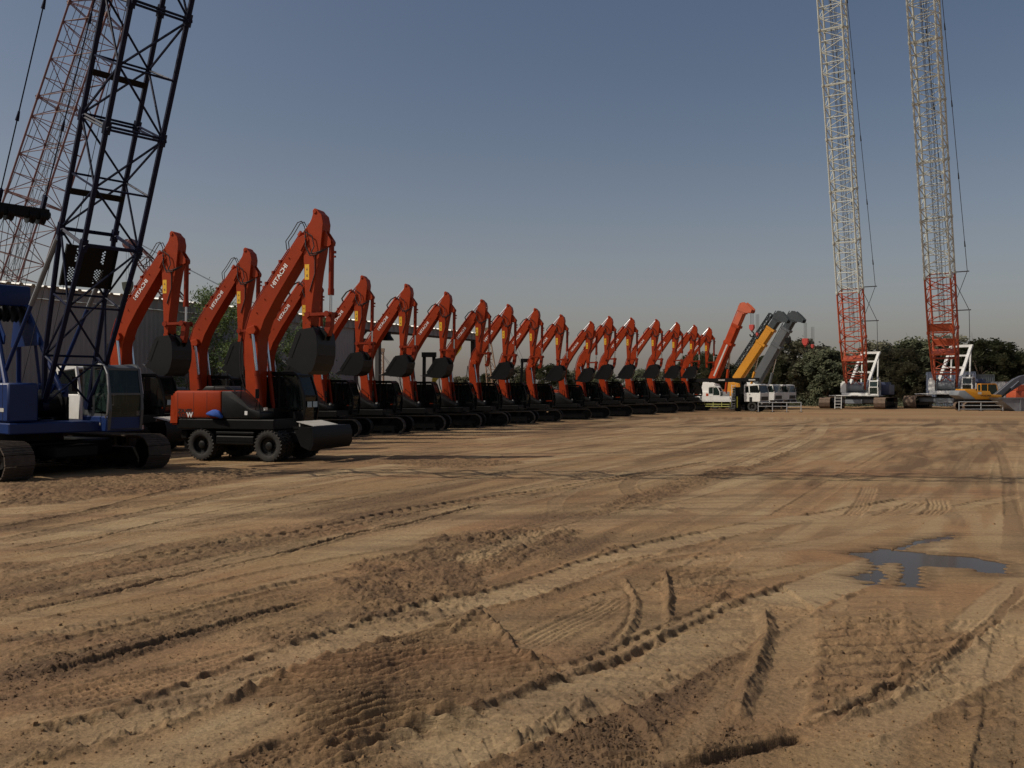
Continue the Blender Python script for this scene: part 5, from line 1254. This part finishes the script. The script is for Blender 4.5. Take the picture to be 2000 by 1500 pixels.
def tele(root, base, tip, w, segs, ms, headm, head_len=1.2):
    a, b = V(base), V(tip); d = b - a; L_ = d.length; z_ = d.normalized(); y_ = V((0, 0, 1)).cross(z_).normalized(); x_ = y_.cross(z_)
    M = Mx((x_, y_, z_)).transposed().to_4x4(); M.translation = a; t = 0
    for i, (fr_, sc) in enumerate(segs):
        mb = MB(); ww = w * sc; z0 = L_ * t - (.3 if i else 0); z1 = L_ * (t + fr_)
        pr = [(-ww * .55, -ww * .42), (ww * .35, -ww * .42), (ww * .58, -ww * .2), (ww * .58, ww * .2), (ww * .35, ww * .42), (-ww * .55, ww * .42)]
        n = len(pr); vs = [(p[0], p[1], z0) for p in pr] + [(p[0], p[1], z1) for p in pr]
        mb.add(vs, [tuple(range(n)), tuple(range(n, 2 * n))] + [(k_, k_ + n, (k_ + 1) % n + n, (k_ + 1) % n) for k_ in range(n)], M)
        mb.box(-ww * .60, ww * .62, -ww * .47, ww * .47, z1 - .3, z1, M, .02)
        mb.build('boom_stage', ms[i], root, 30); t += fr_
    mb = MB(); mb.prism([(-w * .5, L_ - .2), (-w * .62, L_ + .3), (-w * .1, L_ + head_len * .8), (w * .5, L_ + head_len * .7), (w * 1.2, L_ + head_len * .5), (w * 1.25, L_ + .2), (w * .6, L_ - .1)], -w * .42, -w * .36, M)
    mb.prism([(-w * .5, L_ - .2), (-w * .62, L_ + .3), (-w * .1, L_ + head_len * .8), (w * .5, L_ + head_len * .7), (w * 1.2, L_ + head_len * .5), (w * 1.25, L_ + .2), (w * .6, L_ - .1)], w * .36, w * .42, M)
    mb.box(-w * .5, w * .6, -w * .4, w * .4, L_ - .1, L_ + .5, M, .03)
    for yy in (-.2, 0, .2):
        mb.lathe([(0, -.05), (.26, -.05), (.22, 0), (.26, .05), (0, .05)], (w * 1.1, yy, L_ + .35), 'y', 14, M); mb.lathe([(0, -.05), (.24, -.05), (.2, 0), (.24, .05), (0, .05)], (-w * .3, yy, L_ + .6), 'y', 14, M)
    mb.bar(M @ V((-w * .62, 0, L_ * .1)), M @ V((-w * .75, 0, L_ + .6)), .08, .08)
    for q in range(9): mb.bar(M @ V((-w * .56, -.05, L_ * (.15 + .1 * q))), M @ V((-w * .72, .05, L_ * (.17 + .1 * q))), .05, .05)
    mb.build('boom_head', headm, root, 30)
    return M, L_
def hookblock(root, p, drop, r, m, lines=3, hook=True):
    mb = MB(); p = V(p)
    for i in range(lines): mb.tube(p + V((-.15 + .3 * i / max(1, lines - 1), 0, 0)), p + V((-.15 + .3 * i / max(1, lines - 1), 0, -drop)), .022, n=4)
    mb.build('hoist_rope', CABLE, root, 0)
    mb = MB(); q = p - V((0, 0, drop)); mb.prism([(q.x - r, q.z + .1), (q.x + r, q.z + .1), (q.x + r * 1.1, q.z - r), (q.x + r * .5, q.z - r * 2.2), (q.x - r * .5, q.z - r * 2.2), (q.x - r * 1.1, q.z - r)], q.y - .2, q.y + .2, ch=.03)
    mb.tube((q.x, q.y, q.z - r * 2.1), (q.x, q.y, q.z - r * 2.7), .09); o = mb.build('hook_block', m, root)
    if hook:
        mb = MB(); c = V((q.x, q.y, q.z - r * 2.7 - .28)); mb.path([tuple(c + V((.24 * cos(R(a_)), 0, .28 * sin(R(a_))))) for a_ in range(90, -200, -30)], .075, 8); mb.build('hook', BLACK, o)

def truck_crane(loc, rz, label, base, tip, w, segs, ms, headm, bodym, cabx=(3.2, 4.9), cyl=ORANGE, hooks=(), stripe=False, jib=False):
    root = empty('truck_crane', loc, rz); tag(root, label, 'crane', 'telescopic truck cranes')
    bpy.context.view_layer.update(); Mi = root.matrix_basis.inverted(); b_ = Mi @ V(base); t_ = Mi @ V(tip)
    mb = MB(); mb.box(-4.8, 4.6, -1.2, 1.2, .85, 1.25, ch=.04); mb.box(-4.9, -4.4, -1.35, 1.35, .7, 1.15, ch=.03); mb.box(1.6, 2.2, -1.3, 1.3, .7, 1.1, ch=.03); mb.build('carrier_deck', WHITE, root)
    truck_cab(root, cabx[0], cabx[1], 2.5, 1.1, 2.95, GLASSG); axles(root, (-3.6, -2.3, 2.4, 3.8), 2.5)
    mb = MB(); bx = b_.x; mb.box(bx - 1.5, bx + 1.6, -.95, .95, 1.45, 2.1, ch=.05); mb.prism([(bx - 1.3, 2.08), (bx + .9, 2.08), (bx + .4, 3.0), (bx - 1.0, 3.3)], -.75, -.5, ch=.03); mb.prism([(bx - 1.3, 2.08), (bx + .9, 2.08), (bx + .4, 3.0), (bx - 1.0, 3.3)], .5, .75, ch=.03)
    mb.lathe([(0, 0), (.8, 0), (.8, .25), (0, .25)], (bx, 0, 1.22), 'z', 20); mb.build('turntable', bodym, root)
    mb = MB(); mb.box(bx - 2.3, bx - 1.5, -1.2, 1.2, 1.5, 2.35, ch=.05); mb.box(bx - .4, bx + .5, -1.25, -1.0, 1.5, 1.9, ch=.03); mb.build('counterweight', cyl, root)
    cab_unit(root, bx + .2, bx + 1.5, -1.75, -.95, 1.4, 2.7, bodym, GLASSG, .2)
    M, L_ = tele(root, b_, t_, w, segs, ms, headm)
    mb = MB(); p0 = V((b_.x + 1.5, 0, 1.9)); p1 = M @ V((w * .6, 0, L_ * .42)); mb.tube(p0, p0.lerp(p1, .6), .16, n=12); mb.build('luffing_cylinder', cyl, root); mb = MB(); mb.tube(p0.lerp(p1, .6), p1, .09, n=10); mb.build('cylinder_rod', CHROME, root)
    if stripe:
        mb = MB(); mb.box(-w * .05, w * .14, -w * .432, -w * .424, L_ * .06, L_ * .53, M); mb.build('pale_stripe', CREAM, root, 0)
    if jib:
        mb = MB(); lattice(mb, M @ Mx.Translation((-w * .95, -.1, 0)), L_ * .16, L_ * 1.0, .5, .42, .45, .4, 12, .07, .04); mb.box(-w * 1.05, -w * .7, -.3, .2, L_ * .55, L_ * .6, M); mb.build('folded_jib', DG2, root, 0)
    for off, drop, r_, hm in hooks: hookblock(root, M @ V((w * off, 0, L_ + .3)), drop, r_, hm, hook=r_ > .2)
    return root
truck_crane((24.1, 104.1, 0), R(-38), 'white truck crane with raised orange-red telescopic boom', at(1394, 742, 104.4), at(1452, 606, 101.6), .98,
            ((.55, 1.), (.25, .9), (.20, .8)), (ORANGE, ORANGE, REDB), REDB, WHITE, (3.6, 5.3), ORANGE, ((1.1, 1.6, .26, REDHK), (1.9, 2.2, .12, REDHK)), True)
DG = mat('gunmetal_boom', (.085, .095, .105), .4, .1, .12, .1, 1)
DG2 = mat('dark_boom_head', (.035, .045, .05), .45, .2, .15)
truck_crane((27.2, 107.1, 0), R(-38), 'truck crane with raised yellow telescopic boom between the red and grey ones', at(1440, 742, 107.1), at(1520, 622, 104.0), 1.02,
            ((.62, 1.), (.23, .9), (.15, .8)), (YEL, YEL, DG2), DG2, YEL, (3.4, 5.1), YEL, ((1.2, 1.9, .3, BLACK),), False, True)
truck_crane((30.0, 111.1, 0), R(-38), 'truck crane with raised dark grey telescopic boom, rightmost of the three', at(1476, 748, 110.8), at(1549, 622, 107.8), 1.15,
            ((.6, 1.), (.25, .88), (.15, .78)), (DG, DG, DG2), DG2, WHITE, (3.5, 5.2), DG, ((1.4, 2.0, .34, REDHK), (2.3, 2.2, .16, REDHK)))

# ---------------------------------------------------------------- yellow excavator on the right
ye = empty('yellow_excavator', (53.0, 100.5, 0), R(-4)); tag(ye, 'yellow and grey excavator at the right, dark boom reaching right, behind the long pipe barrier', 'excavator')
for yy in (-1.2, 1.2): crawler(ye, yy, 4.6, .95, .6, TRACKR, 0, 36)
mb = MB(); mb.box(-1.2, 1.4, -1.0, 1.0, .45, 1.0, ch=.05); mb.box(-2.2, 1.9, -1.2, 1.2, 1.0, 1.22, ch=.02); mb.build('undercarriage', DGREY, ye)
mb = MB(); mb.prism([(-2.15, 1.25), (-.9, 1.25), (-2.05, 2.25), (-2.75, 2.25), (-2.9, 1.7)], -1.25, 1.25, ch=.08); mb.build('counterweight', GREYM, ye)
mb = MB(); mb.prism([(-.95, 1.25), (1.85, 1.25), (1.85, 1.75), (.75, 1.8), (.55, 2.18), (-.9, 2.22), (-.95, 2.42), (-2.15, 2.42), (-2.15, 2.2)], -1.26, 1.26, ch=.05)
yh = mb.build('body', YEL, ye, 40); text('VOLVO', .24, frame((.1, -1.266, 1.66), (1, 0, 0), (0, 0, 1)), BLKLET, yh, .03, 1.4)
mb = MB(); mb.add([(-.75, -1.264, 1.82), (-.35, -1.264, 1.82), (-.35, -1.264, 2.08), (-.75, -1.264, 2.08)], [(0, 1, 2, 3)]); mb.build('pale_decal', CREAM, yh, 0)
cab_unit(ye, .3, 2.05, .3, 1.22, 1.3, 3.0, YEL, GLASSG, .05); mb = MB(); mb.tube((-.65, -.6, 2.4), (-.65, -.6, 3.1), .07); mb.build('exhaust_pipe', GALV, ye)
mb = MB(); mb.prism([(1.5, 1.3), (1.9, 1.2), (4.6, 3.0), (6.6, 3.9), (6.5, 4.3), (4.4, 3.9), (3.6, 3.5), (1.5, 1.75)], -.3, .3, ch=.02)
bo_ = mb.build('boom', mat('slate_boom_paint', (.06, .065, .08), .45, 0, .1, .1), ye)
for sy in (-1, 1): mb = MB(); mb.tube((1.9, sy * .4, 1.2), (3.2, sy * .4, 2.5), .1, n=10); mb.build('boom_cylinder', BLACK, ye); mb = MB(); mb.tube((3.2, sy * .4, 2.5), (4.1, sy * .36, 3.3), .05); mb.build('piston_rod', CHROME, ye)
mb = MB(); mb.prism([(6.3, 4.4), (6.8, 4.3), (8.6, 2.2), (8.9, .6), (8.6, .6), (8.2, 2.0), (6.2, 3.7)], -.22, .22, ch=.02); mb.build('stick', mat('slate_boom_paint', (.06, .065, .08)), ye)
mb = MB(); mb.prism([(8.4, .8), (9.0, .8), (9.3, .3), (9.0, -.0), (8.2, .02), (7.8, .35)], -.5, .5, ch=.02); mb.build('bucket', BUCK, ye)

def barrier(loc, L_, rz, label, n=4, mid=True):
    r_ = empty('pipe_barrier', loc, rz); tag(r_, label, 'barrier', 'pipe barriers'); mb = MB()
    for i in range(n): mb.tube((L_ * i / (n - 1), 0, .03), (L_ * i / (n - 1), 0, 1.05), .045, n=8)
    mb.build('post', GALV, r_); mb = MB(); mb.tube((0, 0, 1.0), (L_, 0, 1.0), .045); mb.tube((0, 0, .6), (L_, 0, .6), .04)
    if mid: mb.tube((0, 0, .2), (L_, 0, .2), .035)
    mb.build('rail', GALV, r_); mb = MB()
    for i in range(n): mb.box(L_ * i / (n - 1) - .16, L_ * i / (n - 1) + .16, -.22, .22, 0, .05)
    mb.build('foot_plate', DGREY, r_)
x_, y_, _ = at(1481, 800, 92.5); barrier((x_, y_, 0), 4.4, R(-3), 'pale pipe barrier standing before the white truck cabs', 4, False)
x_, y_, _ = at(1873, 800, 97); barrier((x_, y_, 0), 4.8, R(0), 'pale pipe barrier in front of the yellow excavator tracks', 3, True)
# steel skip, containers
sk = MB(); sk.add([(-.2, 0, 1.45), (1.6, 0, 0), (7, 0, 0), (7, 0, 1.45), (-.2, 2.2, 1.45), (1.6, 2.2, 0), (7, 2.2, 0), (7, 2.2, 1.45)], [(0, 1, 2, 3), (7, 6, 5, 4), (0, 4, 5, 1), (1, 5, 6, 2), (2, 6, 7, 3)])
for xx in (2.1, 4.0, 5.9): sk.box(xx - .06, xx + .06, -.08, -.003, .02, 1.4)
sk.box(-.25, 7.05, -.10, -.003, 1.38, 1.5); o = sk.build('steel_skip', mat('worn_grey_steel', (.20, .21, .23), .5, .3, .25, .15, 1), None, 0); x_, y_, _ = at(1955, 800, 96); o.location = (x_, y_, 0); tag(o, 'long grey steel skip with sloping end at the right edge', 'skip')
def container(loc, rz, L_, h_, w_, m, label, name='shipping_container'):
    r_ = empty(name, loc, rz); tag(r_, label, 'container'); mb = MB(); n = int(L_ / .28); P = []
    for i in range(n):
        for u, d in ((0, 0), (.35, 0), (.5, .04), (.85, .04)): P.append(((i + u) * L_ / n, d))
    for y0, s_ in ((0, 1), (w_, -1)):
        vs = []
        for x0, d in P: vs += [(x0, y0 + s_ * d, .15), (x0, y0 + s_ * d, h_ - .1)]
        mb.add(vs, [(2 * i, 2 * i + 2, 2 * i + 3, 2 * i + 1) for i in range(len(P) - 1)])
    mb.box(0, L_, 0, w_, h_ - .1, h_); mb.build('body', m, r_, 0)
    mb = MB()
    for xx in (0, L_ - .1):
        for yy in (-.02, w_ - .08): mb.box(xx - .01, xx + .11, yy, yy + .1, 0, h_ + .02)
    mb.box(0, L_, -.03, .07, 0, .18); mb.box(0, L_, -.02, .05, h_ - .12, h_ + .01); mb.build('frame', m, r_)
    mb = MB()
    for yy in (.4, .8, w_ - .8, w_ - .4): mb.tube((-.05, yy, .2), (-.05, yy, h_ - .2), .03)
    mb.box(-.03, 0, .05, w_ - .05, .18, h_ - .14); mb.build('door', m, r_)
    return r_
x_, y_, _ = at(1963, 778, 108); container((x_, y_, 0), R(12), 3.0, 3.3, 2.3, WHITE, 'off-white cabin with hatches behind the steel skip at the right', 'site_cabin')
x_, y_, _ = at(1812, 778, 124); container((x_, y_, 0), R(-20), 6.0, 4.8, 2.4, mat('slate_blue_container', (.10, .12, .17), .6), 'slate-blue container left behind the second red and white crane')
x_, y_, _ = at(1886, 778, 122); container((x_, y_, 0), R(5), 4.2, 4.4, 2.4, mat('grey_green_container', (.13, .15, .16), .6), 'grey container behind the yellow excavator cab')
og = empty('orange_genset', at(1984, 760, 104)[:2] + (0,), R(5)); tag(og, 'orange-red machine with railings at the right edge above the steel skip', 'generator')
mb = MB(); mb.box(0, 3.5, 0, 1.8, .5, 2.2, ch=.06); mb.box(.3, 3.0, .2, 1.5, 2.2, 2.9, ch=.05); mb.build('housing', REDB, og); mb = MB(); mb.path([(0, -.05, 2.2), (0, -.05, 3.2), (3.5, -.05, 3.2)], .06); mb.box(-.1, 3.6, -.1, 1.9, .1, .5); mb.build('frame', REDB, og)
mb = MB(); mb.tube((.6, .9, 2.9), (.6, .9, 3.6), .07); mb.build('exhaust_pipe', BLACK, og)

# white lorry standing behind the blue crane
wl = empty('white_truck', (-15.0, 31.9, 0), R(-35)); tag(wl, 'white truck mostly hidden behind the blue crane cab and boom foot', 'truck'); truck_cab(wl, -.9, 1.1, 2.4, 1.2, 3.25); axles(wl, (-3.5, .2), 2.4)
mb = MB(); mb.box(-5, .9, -.45, .45, .75, 1.05); mb.build('chassis', BLACK, wl); mb = MB(); mb.box(-5.2, -1.1, -1.2, 1.2, 1.1, 1.3, ch=.02); mb.box(-1.15, -1.1, -1.2, 1.2, 1.3, 2.2); mb.build('flatbed', WHITE, wl)

# ---------------------------------------------------------------- far machines seen through and past the shed
ya = empty('yellow_excavator', (-4.6, 84, 0), R(180)); tag(ya, 'far yellow excavator, only its raised boom visible at the open end of the shed', 'excavator')
for yy in (-1.2, 1.2): crawler(ya, yy, 4.4, .95, .6, TRACKM, 0, 26, False)
mb = MB(); mb.box(-2.6, 1.4, -1.25, 1.25, 1.1, 2.2, ch=.08); mb.build('body', YEL, ya); cab_unit(ya, .2, 1.6, .3, 1.2, 1.2, 2.9, YEL)
LYEL = mat('lemon_boom_paint', (.62, .50, .05), .5)
mb = MB(); mb.prism([(2.4, 1.6), (2.9, 1.6), (3.0, 3.2), (2.6, 3.2)], -.25, .25); mb.prism([(.1, 6.9), (.4, 7.2), (.7, 6.8), (3.0, 3.3), (2.7, 3.0), (.2, 6.2)], -.2, .2); mb.build('boom', LYEL, ya)
for k_, (px, top, Y_, w_, lean, lb) in enumerate(((838, 690, 92, .34, 0, 'dark twin mast of a drilling rig seen through the open shed bay'), (962, 655, 100, .22, .10, 'thin pale mast leaning left of its twin beside the fifth excavator'), (974, 640, 100, .22, .14, 'thin pale mast leaning right beside the fifth excavator'), (1023, 702, 120, .34, .05, 'short dark mast behind the sixth excavator'), (742, 682, 100, .2, -.03, 'slim lattice mast with stay ropes seen left in the open shed bay'))):
    r_ = empty('mast', at(px, YH, Y_)[:2] + (0,)); tag(r_, lb, 'mast'); h_ = HC + (YH - top) / F * Y_; mb = MB()
    if w_ > .3:
        for s_ in (-.55, .55): mb.bar((s_, 0, 0), (s_ * .9 + lean * h_, 0, h_), w_, w_)
        mb.box(-.75 + lean * h_, .75 + lean * h_, -.3, .3, h_ - .4, h_ + .1)
    else:
        M = Mx.Rotation(lean * -1, 4, 'Y'); lattice(mb, Mx.Rotation(-lean, 4, 'Y'), 0, h_, .8, .8, .35, .35, 8, .07, .03); mb.box(-.3, .3, -.3, .3, h_ - .3, h_ + .1, Mx.Rotation(-lean, 4, 'Y'))
    mb.build('mast_frame', BLACK if w_ > .3 else mat('tan_mast_paint', (.30, .20, .13), .6), r_, 0); mb = MB(); mb.box(-1.6, 1.6, -1, 1, .3, 1.8, ch=.1); mb.build('rig_base', DGREY, r_)
    if px in (742, 974): mb = MB(); mb.tube((lean * h_ * .9, 0, h_), (5, 0, .6), .02, n=4); mb.tube((lean * h_ * .9, 0, h_), (4, 1, .6), .02, n=4); mb.build('stay_rope', CABLE, r_, 0)

# ---------------------------------------------------------------- camera, light, air
cam = bpy.data.cameras.new('camera'); co_ = bpy.data.objects.new('camera', cam); COL.objects.link(co_); S.camera = co_
cam.sensor_width = 36; cam.lens = 36 * F / 2000; cam.clip_end = 9000; cam.clip_start = .05
co_.location = (0, 0, HC); co_.rotation_euler = (R(90) + math.atan(10 / F), 0, 0)
SUN_EL, SUN_B = R(46), R(12)
sun = bpy.data.lights.new('sun', 'SUN'); sun.energy = 4.9; sun.angle = R(.45); sun.color = (1., .91, .78)
so = bpy.data.objects.new('sun', sun); COL.objects.link(so)
so.rotation_euler = V((cos(SUN_B) * cos(SUN_EL), sin(SUN_B) * cos(SUN_EL), -sin(SUN_EL))).to_track_quat('-Z', 'Y').to_euler()
w_ = bpy.data.worlds.new('World'); S.world = w_; w_.use_nodes = True; nt = w_.node_tree
sky = nt.nodes.new('ShaderNodeTexSky'); sky.sky_type = 'NISHITA'; sky.sun_disc = False; sky.sun_elevation = SUN_EL; sky.sun_rotation = math.atan2(-cos(SUN_B), -sin(SUN_B))
sky.air_density = 1.0; sky.dust_density = 4.0; sky.ozone_density = 1.5; sky.altitude = 0
bg = nt.nodes['Background']; bg.inputs['Strength'].default_value = .1
# dusty air near the horizon, added to the clear-sky model
N = nt.nodes; L = nt.links; tcw = N.new('ShaderNodeTexCoord'); sxyz = N.new('ShaderNodeSeparateXYZ'); L.new(tcw.outputs['Generated'], sxyz.inputs[0])
def wm(op, a, b=0.):
    n = N.new('ShaderNodeMath'); n.operation = op
    for i_, c in enumerate((a, b)):
        if isinstance(c, float): n.inputs[i_].default_value = c
        else: L.new(c, n.inputs[i_])
    return n.outputs[0]
zz = wm('DIVIDE', sxyz.outputs['Z'], .20); ex = wm('POWER', 2.71828, wm('MULTIPLY', wm('MULTIPLY', zz, zz), -1.))
vs_ = N.new('ShaderNodeVectorMath'); vs_.operation = 'SCALE'; vs_.inputs[0].default_value = (2.12, 1.80, 1.60); L.new(ex, vs_.inputs['Scale'])
va_ = N.new('ShaderNodeVectorMath'); va_.operation = 'ADD'; L.new(sky.outputs[0], va_.inputs[0]); L.new(vs_.outputs[0], va_.inputs[1]); L.new(va_.outputs[0], bg.inputs['Color'])
S.view_settings.view_transform = 'Standard'; S.view_settings.look = 'None'; S.view_settings.gamma = 1; S.view_settings.exposure = -.55
S.cycles.max_bounces = 6; S.cycles.transparent_max_bounces = 8
print('done', time.time() - T0)
